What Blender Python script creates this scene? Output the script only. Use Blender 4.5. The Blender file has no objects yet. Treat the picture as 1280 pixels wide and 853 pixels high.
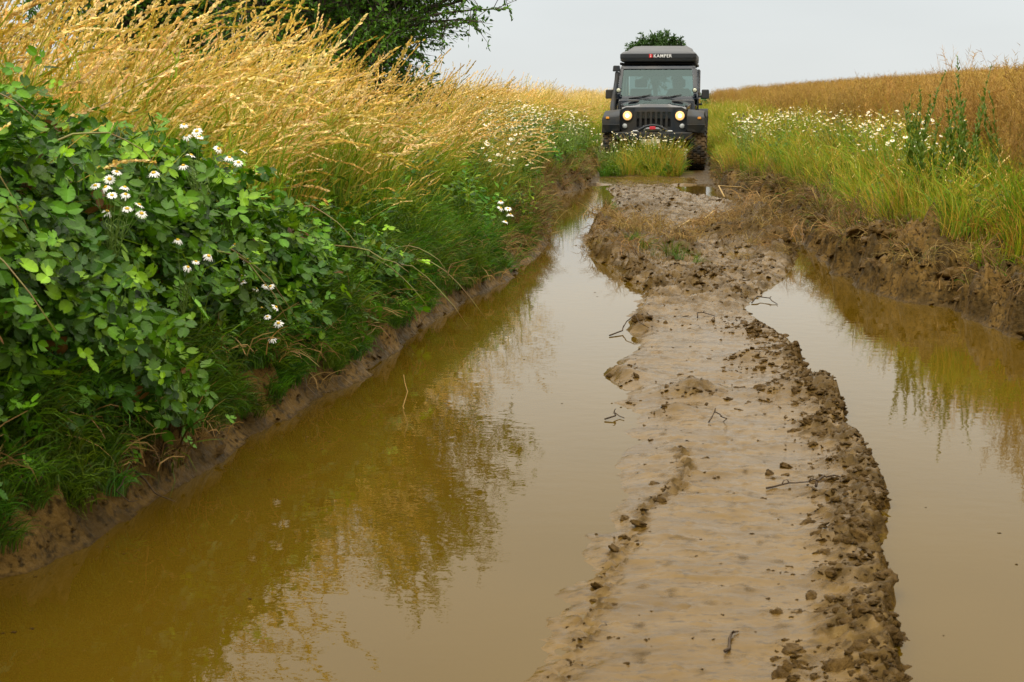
import bpy, bmesh, math, random
import numpy as np
from mathutils import Vector, Matrix, Euler

random.seed(7)
RNG = np.random.default_rng(11)
R = math.radians
SC = bpy.context.scene
COL = SC.collection

# ------------------------------------------------------------------ camera
F = 1780.0                       # focal length in photo pixels (1280 wide)
CAM_H = 1.30
PITCH = math.atan((426.5 - 124.0) / F)
YAW = math.atan((813 - 640) / F * math.cos(PITCH))
cam_d = bpy.data.cameras.new('camera'); cam = bpy.data.objects.new('camera', cam_d); COL.objects.link(cam)
cam_d.sensor_width = 36; cam_d.lens = F / 1280 * 36
cam_d.clip_start = 0.05; cam_d.clip_end = 4000
cam.location = (-0.10, 0, CAM_H)
cam.rotation_euler = (R(90) - PITCH, 0, YAW)
cam_d.dof.use_dof = True; cam_d.dof.focus_distance = 13.0; cam_d.dof.aperture_fstop = 16
SC.camera = cam
CM = Matrix.LocRotScale(cam.location, cam.rotation_euler, None)
def ray(px, py):
    return (CM.to_3x3() @ Vector(((px - 640) / F, -(py - 426.5) / F, -1)))
def at_z(px, py, z=0.0):
    d = ray(px, py); t = (z - cam.location.z) / d.z
    return cam.location + d * t
def at_y(px, py, Y):
    d = ray(px, py); return cam.location + d * ((Y - cam.location.y) / d.y)

# ------------------------------------------------------------------ sky and sun (overcast)
SUN_EL, SUN_AZ = 52.0, 215.0      # azimuth clockwise from +Y
w = bpy.data.worlds.new('World'); SC.world = w; w.use_nodes = True
nt = w.node_tree; N = nt.nodes; L = nt.links
for n in list(N): N.remove(n)
out = N.new('ShaderNodeOutputWorld'); bg = N.new('ShaderNodeBackground'); bg.inputs[1].default_value = 0.1
sky = N.new('ShaderNodeTexSky'); sky.sky_type = 'NISHITA'; sky.sun_disc = False
sky.sun_elevation = R(SUN_EL); sky.sun_rotation = R(SUN_AZ); sky.dust_density = 3
hsv = N.new('ShaderNodeHueSaturation'); hsv.inputs['Saturation'].default_value = 0.12
L.new(sky.outputs[0], hsv.inputs['Color'])
tc = N.new('ShaderNodeTexCoord'); sx = N.new('ShaderNodeSeparateXYZ'); L.new(tc.outputs['Generated'], sx.inputs[0])
ramp = N.new('ShaderNodeValToRGB')
ramp.color_ramp.elements[0].position = 0.0; ramp.color_ramp.elements[0].color = (0.425, 0.440, 0.432, 1)
ramp.color_ramp.elements[1].position = 1.0; ramp.color_ramp.elements[1].color = (1.78, 1.66, 1.42, 1)
e = ramp.color_ramp.elements.new(0.08); e.color = (0.400, 0.425, 0.428, 1)
e = ramp.color_ramp.elements.new(0.30); e.color = (0.52, 0.485, 0.40, 1)
e = ramp.color_ramp.elements.new(0.13); e.color = (0.53, 0.525, 0.475, 1)
e = ramp.color_ramp.elements.new(0.60); e.color = (1.06, 1.0, .88, 1)
L.new(sx.outputs['Z'], ramp.inputs[0])
cn = N.new('ShaderNodeTexNoise'); cn.inputs['Scale'].default_value = 2.2; cn.inputs['Detail'].default_value = 4
mp = N.new('ShaderNodeMapping'); mp.inputs['Scale'].default_value = (1, 1, 4); L.new(tc.outputs['Generated'], mp.inputs[0]); L.new(mp.outputs[0], cn.inputs['Vector'])
mr = N.new('ShaderNodeMapRange'); mr.inputs[1].default_value = 0.3; mr.inputs[2].default_value = 0.7; mr.inputs[3].default_value = 18.2; mr.inputs[4].default_value = 21.2
L.new(cn.outputs['Fac'], mr.inputs[0])
sc_ = N.new('ShaderNodeVectorMath'); sc_.operation = 'SCALE'; L.new(ramp.outputs[0], sc_.inputs[0]); L.new(mr.outputs[0], sc_.inputs['Scale'])
mx = N.new('ShaderNodeMix'); mx.data_type = 'RGBA'; mx.inputs[0].default_value = 0.88
L.new(hsv.outputs[0], mx.inputs[6]); L.new(sc_.outputs[0], mx.inputs[7])
L.new(mx.outputs[2], bg.inputs[0]); L.new(bg.outputs[0], out.inputs[0])
sd = bpy.data.lights.new('sun', 'SUN'); sd.energy = 1.5; sd.angle = R(14); sd.color = (1.0, 0.95, 0.86)
sun = bpy.data.objects.new('sun', sd); COL.objects.link(sun)
_az = R(SUN_AZ); _el = R(SUN_EL)
_dir = Vector((math.sin(_az) * math.cos(_el), math.cos(_az) * math.cos(_el), math.sin(_el)))
sun.rotation_euler = (-_dir).to_track_quat('-Z', 'Y').to_euler()
SC.view_settings.view_transform = 'Standard'; SC.view_settings.look = 'None'
SC.view_settings.exposure = 0.06; SC.view_settings.gamma = 1.0; SC.view_settings.use_curve_mapping = False
SC.cycles.use_denoising = True
SC.cycles.max_bounces = 7; SC.cycles.transparent_max_bounces = 8; SC.cycles.transmission_bounces = 6
SC.cycles.caustics_reflective = False; SC.cycles.caustics_refractive = False

# ------------------------------------------------------------------ numeric noise
_P = RNG.permutation(512).astype(np.int64)
_G = RNG.uniform(0, 2 * np.pi, 512)
def perlin(x, y):
    xi = np.floor(x).astype(np.int64); yi = np.floor(y).astype(np.int64)
    xf = x - xi; yf = y - yi
    def g(ix, iy, dx, dy):
        a = _G[(_P[(ix + _P[iy & 511]) & 511])]
        return np.cos(a) * dx + np.sin(a) * dy
    u = xf * xf * xf * (xf * (xf * 6 - 15) + 10); v = yf * yf * yf * (yf * (yf * 6 - 15) + 10)
    a = g(xi, yi, xf, yf); b = g(xi + 1, yi, xf - 1, yf); c = g(xi, yi + 1, xf, yf - 1); d = g(xi + 1, yi + 1, xf - 1, yf - 1)
    return (a + u * (b - a)) * (1 - v) + (c + u * (d - c)) * v
def fbm(x, y, s, o=4, gain=0.5, ridged=False):
    r = 0; a = 1.0; k = 1 / s
    for i in range(o):
        n = perlin(x * k + 17.3 * i, y * k - 9.1 * i) * 1.5
        r = r + a * ((0.5 - np.abs(n)) if ridged else n); a *= gain; k *= 2.03
    return r
def sst(a, b, x):
    t = np.clip((x - a) / (b - a), 0, 1); return t * t * (3 - 2 * t)

# ------------------------------------------------------------------ the lie of the land
def poly(pts, ext0, ext1):
    P = sorted([(at_z(px, py).y, at_z(px, py).x) for px, py in pts])
    ys = [p[0] for p in P]; xs = [p[1] for p in P]
    ys = [-4.0] + ys + [60.0]; xs = [ext0] + xs + [ext1]
    return np.array(ys), np.array(xs)
E_L = poly([(0, 722), (60, 700), (150, 652), (205, 622), (270, 583), (300, 556), (350, 527), (420, 492), (462, 463), (540, 402), (560, 386), (620, 362), (645, 345), (682, 302), (690, 290), (684, 262), (690, 246), (735, 233), (748, 214)], -2.1, -0.95)
E_A = poly([(560, 853), (590, 790), (640, 720), (690, 640), (718, 565), (748, 525), (752, 490), (742, 468), (792, 430), (778, 402), (800, 365), (772, 342), (735, 322), (726, 300), (750, 268), (768, 246), (752, 236)], -0.4, -0.55)
E_B = poly([(1112, 853), (1128, 800), (1110, 730), (1102, 670), (1105, 625), (1098, 590), (1075, 570), (1060, 540), (1048, 505), (1012, 470), (992, 430), (935, 385), (985, 350), (1000, 322), (975, 285), (945, 262), (905, 250), (855, 244)], 0.5, 0.5)
E_R = poly([(1420, 500), (1280, 424), (1230, 408), (1190, 386), (1110, 374), (1050, 345), (1015, 315), (1004, 290), (985, 268), (935, 250), (900, 240), (888, 225), (888, 210)], 2.6, 1.15)
def ef(E, y): return np.interp(y, E[0], E[1])
def edges(x, y):
    wl = 0.055 * fbm(x, y, 0.45, 4); wm = 0.05 * fbm(x + 9, y, 0.30, 4, .6); wr = 0.08 * fbm(x, y + 5, 0.45, 4)
    return ef(E_L, y) + wl, ef(E_A, y) + wm * 1.0, ef(E_B, y) + wm * .8, ef(E_R, y) + wr
def bump_at(x, y, px, py, h, rx, ry):
    c = at_z(px, py); return h * np.exp(-((x - c.x) / rx) ** 2 - ((y - c.y) / ry) ** 2)
PILES = [(948, 300, .16, .21, 1.0), (935, 272, .10, .17, .9), (980, 318, .07, .18, .7), (895, 300, .06, .2, .5), (770, 318, .09, .18, .6), (845, 318, .09, .18, .45), (795, 300, .07, .22, .6), (752, 290, .07, .12, .6), (800, 268, .04, .3, 1.2),
         (870, 498, .035, .13, .13), (778, 506, .03, .07, .10), (768, 472, .026, .13, .12), (798, 410, .04, .11, .16), (845, 362, .04, .22, .25), (800, 345, .05, .16, .3), (905, 372, .03, .16, .2), (838, 520, .02, .08, .07), (940, 455, .025, .12, .12), (1000, 452, .03, .07, .15), (975, 500, .022, .13, .2), (1030, 498, .022, .09, .2), (960, 420, .02, .2, .2), (880, 350, .04, .2, .3), (680, 300, .0, .1, .1)]
CREV = [at_z(px, py) for px, py in [(700, 850), (725, 800), (750, 760), (755, 720), (800, 660), (815, 635), (860, 600), (850, 570)]]
def polydist(x, y, P):
    d = np.full(np.shape(x), 9.0)
    for a, b in zip(P[:-1], P[1:]):
        ax, ay, bx, by = a.x, a.y, b.x, b.y
        vx, vy = bx - ax, by - ay
        t = np.clip(((x - ax) * vx + (y - ay) * vy) / (vx * vx + vy * vy), 0, 1)
        d = np.minimum(d, np.hypot(x - ax - t * vx, y - ay - t * vy))
    return d
def ground(x, y, full=False):
    x = np.asarray(x, float); y = np.asarray(y, float)
    xl, xa, xb, xr = edges(x, y)
    bed = -0.13 + 0.155 * sst(21.8, 23.2, y) + 0.16 * sst(-1.0, -3.2, y)
    fade = sst(60, 34, y) * sst(-3, -1, y)
    # left bank
    dl = xl - x
    zl = 0.24 * sst(-.02, .20, dl) + 0.14 * sst(.12, .6, dl) + 0.28 * sst(.5, 2.2, dl) + 0.05 * fbm(x, y, 1.7, 3) * sst(.3, 1.5, dl)
    zl += (0.055 * fbm(x, y, .17, 4, .65) + .040 * fbm(x, y, .07, 3, .68, True)) * sst(0, .07, dl) * sst(1.5, .8, dl)
    zl = zl * (1 - .55 * np.exp(-((y - at_z(650, 335).y) / 1.2) ** 2) * sst(.8, .1, dl))
    zl = np.where(dl > 0, zl, -.10 * sst(0, -.35, dl))
    # right bank
    dr = x - xr
    shelf = sst(10.5, 8.6, y)
    zr = (.24 - .11 * shelf) * sst(-.02, .16 + .03 * shelf, dr) + (.10 + .19 * shelf) * sst(.15 + .5 * shelf, .9 + .7 * shelf, dr) + .10 * sst(.6, 2.6, dr) + .075 * np.clip(dr - 2.2, 0, 14) + 0.05 * fbm(x, y, 1.9, 3) * sst(.3, 1.5, dr)
    rr = sst(0, .05, dr) * sst(3.0, 1.0, dr)
    zr += (0.15 * fbm(x, y, .42, 4, .66) + .075 * fbm(x, y, .10, 3, .66, True)) * rr * sst(25, 15, y)
    zr = np.where(dr > 0, np.maximum(zr, .01), -.10 * sst(0, -.35, dr))
    # centre ridge
    da = x - xa; db = xb - x
    rough = sst(7.5, 10.0, y) * sst(23, 19, y)
    wa = .42 - .30 * sst(5.2, 7.2, y) + .25 * sst(20, 23, y)
    wb = .028 + .10 * sst(6, 9, y) + .25 * sst(20, 23, y)
    prof = sst(0, 1, da / wa) * sst(0, 1, db / wb)
    top = 0.022 + .020 * sst(.30, .02, db) * sst(8, 6.5, y) + .010 * sst(7, 10, y) + .05 * sst(23.2, 26, y)
    pil = 0
    for px, py, h, rx, ry in PILES: pil = pil + bump_at(x, y, px, py, h, rx, ry)
    cd = polydist(x + .03 * fbm(x, y, .12, 3), y, CREV)
    crum = sst(.26, .03, db + .12 * fbm(x, y, .22, 4, .6)) * sst(8.0, 6.5, y)
    fine = .008 * fbm(x * .6, y, .25, 3, .5) + .0030 * fbm(x * .5, y, .060, 4, .6) * (1 + 1.5 * fbm(x, y, .4, 2)) + .0010 * fbm(x, y, .016, 2, .5) - .006 * sst(.10, .0, np.abs(fbm(x, y, .21, 3, .5))) * sst(.0, .4, fbm(x + 3, y, .5, 2)) + .012 * np.clip(fbm(x, y, .06, 3) - .45, 0, 1)
    fine = fine + crum * (.040 * fbm(x, y, .075, 4, .68, True) - .006)
    fine = fine + .020 * np.exp(-(cd / .028) ** 2) * (fbm(x, y, .030, 3, .65) * 1.4 - .15)
    fine = fine + rough * (.030 * fbm(x, y, .24, 4, .6) + .034 * fbm(x, y, .085, 4, .68, True) - .012)
    # slick patches that lie almost level with the water
    zc = (top + pil * np.clip(1.25 + 1.1 * fbm(x, y, .18, 4, .62) + .6 * fbm(x, y, .06, 3, .6, True), .1, 1.9) + fine) * prof - (.016 * (1 - prof)) * sst(.0, .1, da + .05)
    zc = zc + (bed - 0) * sst(.02, -.30, da) + (bed) * sst(.0, -.16, db)
    mid = (x > (xl + xa) / 2) & (x < (xb + xr) / 2)
    rut_l = np.minimum(bed + 0 * x, 0) * 0 + bed
    z = np.where(mid, zc, np.where(x <= (xl + xa) / 2, np.where(dl > 0, zl + np.maximum(bed, 0), np.maximum(zl, bed)), np.where(dr > 0, zr, np.maximum(zr, bed))))
    z = np.where((y > 22) & (z < .02) & (x > xl) & (x < xr), .02 + .01 * fbm(x, y, .3, 3), z)
    # beyond: the track sinks into flat land
    far = sst(34, 60, y)
    side = .55 * sst(.6, 2.0, np.abs(x - .05)) + .075 * np.clip(x - 3.3, 0, 14)
    z = z * (1 - far) + (side + .02) * far
    z = z * sst(700, 90, np.abs(y)) + (-.2) * (1 - sst(700, 90, np.abs(y)))
    z = np.where(np.abs(x) > 60, z * sst(400, 60, np.abs(x)), z)
    if not full: return z
    rock = np.clip(crum * 1.2 * np.clip(.9 + 1.2 * fbm(x, y, .06, 3), 0, 1.2) + rough * np.clip(.30 + 1.4 * fbm(x, y, .16, 3), 0, 1) + 16 * pil + 1.1 * np.exp(-(cd / .030) ** 2) * np.clip(.6 + 1.5 * fbm(x, y, .05, 3), 0, 1) + .55 * np.clip(fbm(x, y, .07, 3) - .42, 0, 1) * 3, 0, 1) * (z > .01)
    soil = np.where(mid, rock * .75, 1.0)
    soil = np.where(mid & (y > 23.2), sst(23.2, 24.5, y), soil)
    grassy = np.where(x <= xl, sst(.18, .45, dl), np.where(x >= xr, sst(.35, 1.3, dr), np.where(mid, sst(24, 25.5, y), 0)))
    grassy = np.where(np.abs(y) > 60, 1.0, grassy)
    return z, soil, grassy

def gz(x, y): return float(ground(np.array([x]), np.array([y]))[0])

# ------------------------------------------------------------------ mesh helpers
class MB:
    """collects vertices / faces / colours and links them as ONE mesh"""
    def __init__(s): s.v = []; s.f = []; s.m = []; s.c = []; s.n = 0
    def add(s, verts, faces, mi=0, col=(1, 1, 1)):
        verts = np.asarray(verts, float).reshape(-1, 3); k = s.n
        s.v.append(verts); s.n += len(verts)
        for f in faces: s.f.append([i + k for i in f]); s.m.append(mi)
        c = np.asarray(col, float)
        if c.ndim == 1: c = np.tile(c, (len(verts), 1))
        s.c.append(c)
    def mesh(s, name, mats, smooth=False):
        me = bpy.data.meshes.new(name)
        V = np.concatenate(s.v); me.vertices.add(len(V)); me.vertices.foreach_set('co', V.ravel())
        lens = np.array([len(f) for f in s.f]); idx = np.concatenate([np.array(f) for f in s.f])
        me.loops.add(len(idx)); me.loops.foreach_set('vertex_index', idx.astype(np.int32))
        me.polygons.add(len(lens)); st = np.concatenate([[0], np.cumsum(lens)[:-1]])
        me.polygons.foreach_set('loop_start', st.astype(np.int32))
        me.polygons.foreach_set('material_index', np.array(s.m, np.int32))
        me.polygons.foreach_set('use_smooth', np.full(len(lens), smooth))
        ca = me.color_attributes.new('tint', 'FLOAT_COLOR', 'POINT')
        C = np.concatenate(s.c); ca.data.foreach_set('color', np.hstack([C, np.ones((len(C), 1))]).ravel())
        for m in mats: me.materials.append(m)
        me.update(calc_edges=True); me.validate()
        return me
    def build(s, name, mats, parent=None, smooth=False, loc=None):
        if not isinstance(mats, (list, tuple)): mats = [mats]
        o = bpy.data.objects.new(name, s.mesh(name, mats, smooth))
        if parent is not None: o.parent = parent
        if loc is not None: o.location = loc
        COL.objects.link(o); return o
def arrmesh(name, V, Fq, C, mat, smooth=True):
    """fast build for big arrays of equal polygons"""
    me = bpy.data.meshes.new(name); k = Fq.shape[1]
    me.vertices.add(len(V)); me.vertices.foreach_set('co', np.ascontiguousarray(V, dtype=np.float32).ravel())
    me.loops.add(Fq.size); me.loops.foreach_set('vertex_index', Fq.astype(np.int32).ravel())
    me.polygons.add(len(Fq)); me.polygons.foreach_set('loop_start', (np.arange(len(Fq)) * k).astype(np.int32))
    me.polygons.foreach_set('use_smooth', np.full(len(Fq), smooth))
    if C is not None:
        ca = me.color_attributes.new('tint', 'FLOAT_COLOR', 'POINT')
        ca.data.foreach_set('color', np.hstack([C, np.ones((len(C), 1))]).astype(np.float32).ravel())
    me.materials.append(mat); me.update(calc_edges=True)
    return me
def tag(o, label=None, cat=None, group=None, kind=None):
    if label: o['label'] = label
    if cat: o['category'] = cat
    if group: o['group'] = group
    if kind: o['kind'] = kind
    return o
def empty(name, loc=(0, 0, 0), rz=0.0):
    o = bpy.data.objects.new(name, None); o.location = loc; o.rotation_euler = (0, 0, rz); o.empty_display_size = .1
    COL.objects.link(o); return o
def copy_tree(o, parent=None):
    c = o.copy(); COL.objects.link(c); c.parent = parent
    for ch in [k for k in bpy.data.objects if k.parent is o]: copy_tree(ch, c)
    return c
def tube_geo(P, rad, n=6):
    P = [Vector(p) for p in P]; V = []; Fs = []
    up = Vector((0.13, 0.21, 1)).normalized()
    for i, p in enumerate(P):
        t = (P[min(i + 1, len(P) - 1)] - P[max(i - 1, 0)]).normalized()
        a = t.cross(up)
        if a.length < .05: a = t.cross(Vector((1, 0, 0)))
        a.normalize(); b = t.cross(a); r = rad[i] if hasattr(rad, '__len__') else rad
        for k in range(n):
            q = 2 * math.pi * k / n; V.append(p + a * (r * math.cos(q)) + b * (r * math.sin(q)))
    for i in range(len(P) - 1):
        for k in range(n):
            Fs.append([i * n + k, i * n + (k + 1) % n, (i + 1) * n + (k + 1) % n, (i + 1) * n + k])
    Fs.append(list(range(n - 1, -1, -1))); Fs.append([(len(P) - 1) * n + k for k in range(n)])
    return [tuple(v) for v in V], Fs
def add_tube(mb, P, rad, n=6, mi=0, col=(1, 1, 1)):
    v, f = tube_geo(P, rad, n); mb.add(v, f, mi, col)

# ------------------------------------------------------------------ materials
def mat(name, col=(.5, .5, .5), rough=.6, metal=0.0, **kw):
    m = bpy.data.materials.new(name); m.use_nodes = True
    b = m.node_tree.nodes['Principled BSDF']
    b.inputs['Base Color'].default_value = (*col, 1); b.inputs['Roughness'].default_value = rough; b.inputs['Metallic'].default_value = metal
    for k, v in kw.items(): b.inputs[k.replace('_', ' ')].default_value = v
    return m
def mat_noise(name, c1, c2, scale, rough=.6, rough2=None, bump=0.0, metal=0.0, detail=5, bscale=None, lo=.35, hi=.65):
    m = mat(name, c1, rough, metal); t = m.node_tree; b = t.nodes['Principled BSDF']
    co = t.nodes.new('ShaderNodeTexCoord'); n = t.nodes.new('ShaderNodeTexNoise'); n.inputs['Scale'].default_value = scale; n.inputs['Detail'].default_value = detail
    t.links.new(co.outputs['Object'], n.inputs['Vector'])
    r = t.nodes.new('ShaderNodeMapRange'); r.inputs[1].default_value = lo; r.inputs[2].default_value = hi; t.links.new(n.outputs['Fac'], r.inputs[0])
    x = t.nodes.new('ShaderNodeMix'); x.data_type = 'RGBA'; x.inputs[6].default_value = (*c1, 1); x.inputs[7].default_value = (*c2, 1)
    t.links.new(r.outputs[0], x.inputs[0]); t.links.new(x.outputs[2], b.inputs['Base Color'])
    if rough2 is not None:
        q = t.nodes.new('ShaderNodeMapRange'); q.inputs[3].default_value = rough; q.inputs[4].default_value = rough2
        t.links.new(r.outputs[0], q.inputs[0]); t.links.new(q.outputs[0], b.inputs['Roughness'])
    if bump:
        n2 = t.nodes.new('ShaderNodeTexNoise'); n2.inputs['Scale'].default_value = bscale or scale * 3; n2.inputs['Detail'].default_value = 6
        t.links.new(co.outputs['Object'], n2.inputs['Vector'])
        bp = t.nodes.new('ShaderNodeBump'); bp.inputs['Strength'].default_value = bump; bp.inputs['Distance'].default_value = .01
        t.links.new(n2.outputs['Fac'], bp.inputs['Height']); t.links.new(bp.outputs[0], b.inputs['Normal'])
    return m
def mat_plant(name, rough=.55, trans=.3, spec=.3, vary=.35, hue=.03, mul=(1, 1, 1)):
    """tint comes from the plant's own vertex tint, varied a little from plant to plant"""
    m = bpy.data.materials.new(name); m.use_nodes = True; t = m.node_tree; b = t.nodes['Principled BSDF']; o = t.nodes['Material Output']
    a = t.nodes.new('ShaderNodeVertexColor'); a.layer_name = 'tint'
    oi = t.nodes.new('ShaderNodeObjectInfo')
    r = t.nodes.new('ShaderNodeMapRange'); r.inputs[3].default_value = 1 - vary; r.inputs[4].default_value = 1 + vary; t.links.new(oi.outputs['Random'], r.inputs[0])
    h = t.nodes.new('ShaderNodeHueSaturation'); t.links.new(a.outputs[0], h.inputs['Color']); t.links.new(r.outputs[0], h.inputs['Value'])
    r2 = t.nodes.new('ShaderNodeMapRange'); r2.inputs[3].default_value = .5 - hue; r2.inputs[4].default_value = .5 + hue
    fr = t.nodes.new('ShaderNodeMath'); fr.operation = 'FRACT'; ml = t.nodes.new('ShaderNodeMath'); ml.operation = 'MULTIPLY'; ml.inputs[1].default_value = 7.31
    t.links.new(oi.outputs['Random'], ml.inputs[0]); t.links.new(ml.outputs[0], fr.inputs[0]); t.links.new(fr.outputs[0], r2.inputs[0]); t.links.new(r2.outputs[0], h.inputs['Hue'])
    vm = t.nodes.new('ShaderNodeVectorMath'); vm.operation = 'MULTIPLY'; vm.inputs[1].default_value = mul; t.links.new(h.outputs[0], vm.inputs[0])
    t.links.new(vm.outputs[0], b.inputs['Base Color']); b.inputs['Roughness'].default_value = rough; b.inputs['Specular IOR Level'].default_value = spec
    tr = t.nodes.new('ShaderNodeBsdfTranslucent'); t.links.new(vm.outputs[0], tr.inputs[0])
    ms = t.nodes.new('ShaderNodeMixShader'); ms.inputs[0].default_value = trans
    t.links.new(b.outputs[0], ms.inputs[1]); t.links.new(tr.outputs[0], ms.inputs[2]); t.links.new(ms.outputs[0], o.inputs[0])
    return m
M = {}
M['grass'] = mat_plant('grass_blades', .5, .35)
M['straw'] = mat_plant('dry_grass', .6, .30, vary=.25, hue=.012)
M['leaf'] = mat_plant('bramble_leaf', .46, .25, .30, vary=0, hue=0)
M['tree_leaf'] = mat_plant('tree_leaf', .45, .25, .4, vary=0, hue=0)
M['petal'] = mat('petal_white', (.78, .78, .74), .6)
M['disc'] = mat_noise('daisy_disc', (.75, .48, .02), (.62, .36, .01), 400, .7)
M['bark'] = mat_noise('bark', (.09, .07, .05), (.05, .04, .03), 14, .85, bump=.5)
M['twig'] = mat_noise('wet_twig', (.035, .022, .012), (.07, .045, .025), 60, .45, bump=.3)
M['reed'] = mat_noise('straw_stalk', (.42, .28, .09), (.32, .2, .06), 50, .5, bump=.2)

M['twig'].node_tree.nodes['Principled BSDF'].inputs['Specular IOR Level'].default_value = .15
# ground
def ground_mat():
    m = bpy.data.materials.new('mud_ground'); m.use_nodes = True; t = m.node_tree; b = t.nodes['Principled BSDF']; K = t.links
    n_ = t.nodes.new
    co = n_('ShaderNodeTexCoord'); a = n_('ShaderNodeVertexColor'); a.layer_name = 'tint'; sp = n_('ShaderNodeSeparateColor'); K.new(a.outputs[0], sp.inputs[0])
    def noise(s, d=5, vec=None, r=.55):
        n = n_('ShaderNodeTexNoise'); n.inputs['Scale'].default_value = s; n.inputs['Detail'].default_value = d; n.inputs['Roughness'].default_value = r
        K.new(vec or co.outputs['Object'], n.inputs['Vector']); return n.outputs['Fac']
    def mr(x, a0, a1, b0=0, b1=1):
        r = n_('ShaderNodeMapRange'); K.new(x, r.inputs[0])
        for i, q in enumerate((a0, a1, b0, b1)): r.inputs[i + 1].default_value = q
        return r.outputs[0]
    def mix(f, c1, c2):
        x = n_('ShaderNodeMix'); x.data_type = 'RGBA'; K.new(f, x.inputs[0])
        for i, c in ((6, c1), (7, c2)):
            if isinstance(c, tuple): x.inputs[i].default_value = (*c, 1)
            else: K.new(c, x.inputs[i])
        return x.outputs[2]
    mp = n_('ShaderNodeMapping'); mp.inputs['Scale'].default_value = (.55, 1, 1); K.new(co.outputs['Object'], mp.inputs[0])
    slick = mix(mr(noise(9, 6, mp.outputs[0]), .35, .68), MUD_LIGHT, MUD_MID)
    slick = mix(mr(noise(46, 4, mp.outputs[0]), .56, .70), slick, MUD_DARK)
    clod = mix(mr(noise(7, 5), .36, .66), CLOD_A, CLOD_B)
    clod = mix(mr(noise(60, 4), .5, .66), clod, CLOD_D)
    c = mix(sp.outputs[0], slick, clod)
    bank = mix(mr(noise(3.2, 7, None, .65), .42, .58), BANK_A, BANK_B)
    bank = mix(mr(noise(40, 4), .5, .65), bank, BANK_D)
    # tint blue = how far the soil belongs to a bank
    c = mix(sp.outputs[2], c, bank)
    turf = mix(mr(noise(3, 6), .35, .65), (.040, .045, .010), (.085, .065, .018))
    c = mix(sp.outputs[1], c, turf)
    K.new(c, b.inputs['Base Color'])
    dry = n_('ShaderNodeMath'); dry.operation = 'MAXIMUM'; K.new(sp.outputs[0], dry.inputs[0]); K.new(sp.outputs[2], dry.inputs[1])
    rg = mr(noise(30, 5, mp.outputs[0]), .35, .7, .04, .20)
    rg2 = mr(noise(30, 5), .35, .7, .32, .8)
    x = n_('ShaderNodeMix'); K.new(dry.outputs[0], x.inputs[0]); K.new(rg, x.inputs[2]); K.new(rg2, x.inputs[3])
    K.new(mr(dry.outputs[0], 0, 1, .5, .26), b.inputs['Specular IOR Level']); b.inputs['Specular Tint'].default_value = (1, .79, .42, 1)
    xg = n_('ShaderNodeMath'); xg.operation = 'MAXIMUM'; K.new(x.outputs[0], xg.inputs[0]); K.new(sp.outputs[1], xg.inputs[1]); K.new(xg.outputs[0], b.inputs['Roughness']); b.inputs['IOR'].default_value = 1.42
    bs = mr(dry.outputs[0], 0, 1, .20, 1.0)
    bp = n_('ShaderNodeBump'); bp.inputs['Distance'].default_value = .012; K.new(bs, bp.inputs['Strength'])
    K.new(noise(55, 8, mp.outputs[0], .62), bp.inputs['Height']); K.new(bp.outputs[0], b.inputs['Normal'])
    return m
MUD_LIGHT = (.118, .067, .014); MUD_MID = (.074, .040, .007); MUD_DARK = (.050, .028, .008)
CLOD_A = (.064, .036, .009); CLOD_B = (.030, .017, .004); CLOD_D = (.014, .008, .002)
BANK_A = (.140, .080, .019); BANK_B = (.044, .025, .006); BANK_D = (.014, .008, .002)
M['ground'] = ground_mat()

def water_mat():
    m = mat('muddy_water', (.15, .105, .038), .012); t = m.node_tree; b = t.nodes['Principled BSDF']; b.inputs['IOR'].default_value = 1.42; b.inputs['Specular Tint'].default_value = (1, .76, .34, 1)
    K = t.links; co = t.nodes.new('ShaderNodeTexCoord')
    n = t.nodes.new('ShaderNodeTexNoise'); n.inputs['Scale'].default_value = .9; n.inputs['Detail'].default_value = 3; K.new(co.outputs['Object'], n.inputs['Vector'])
    x = t.nodes.new('ShaderNodeMix'); x.data_type = 'RGBA'; x.inputs[6].default_value = (.088, .051, .004, 1); x.inputs[7].default_value = (.062, .036, .002, 1)
    K.new(n.outputs['Fac'], x.inputs[0]); K.new(x.outputs[2], b.inputs['Base Color'])
    mp = t.nodes.new('ShaderNodeMapping'); mp.inputs['Scale'].default_value = (1.0, 1.3, 1); K.new(co.outputs['Object'], mp.inputs[0])
    n2 = t.nodes.new('ShaderNodeTexNoise'); n2.inputs['Scale'].default_value = 9; n2.inputs['Detail'].default_value = 3; K.new(mp.outputs[0], n2.inputs['Vector'])
    bp = t.nodes.new('ShaderNodeBump'); bp.inputs['Strength'].default_value = .028; bp.inputs['Distance'].default_value = .02
    K.new(n2.outputs['Fac'], bp.inputs['Height']); K.new(bp.outputs[0], b.inputs['Normal'])
    return m
M['water'] = water_mat()

# ------------------------------------------------------------------ ground sheet
def growing(start, end, step, g):
    r = [start]
    while r[-1] < end: r.append(r[-1] + step); step *= g
    return r
xp = np.arange(-2.7, 3.3, .0125)
xs = np.array([-v for v in growing(2.72, 1500, .02, 1.06)][::-1] + list(xp) + growing(3.32, 1500, .02, 1.06))
yn = [2.75]
while yn[-1] < 40: yn.append(yn[-1] + .0025 * yn[-1] + .0005)
ys = np.array([-v for v in growing(0.0, 1500, .06, 1.05)][::-1][:-1] + list(np.arange(0, 2.74, .04)) + yn + growing(yn[-1] + .1, 3000, .12, 1.04))
XX, YY = np.meshgrid(xs, ys)
ZZ = np.zeros_like(XX); SO = np.zeros_like(XX); GR = np.zeros_like(XX)
for i in range(0, len(ys), 200):
    z, s_, g_ = ground(XX[i:i + 200], YY[i:i + 200], True); ZZ[i:i + 200] = z; SO[i:i + 200] = s_; GR[i:i + 200] = g_
xlg, xag, xbg, xrg = edges(XX, YY)
BK = ((XX < xlg) | (XX > xrg)).astype(float) * .9
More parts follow.
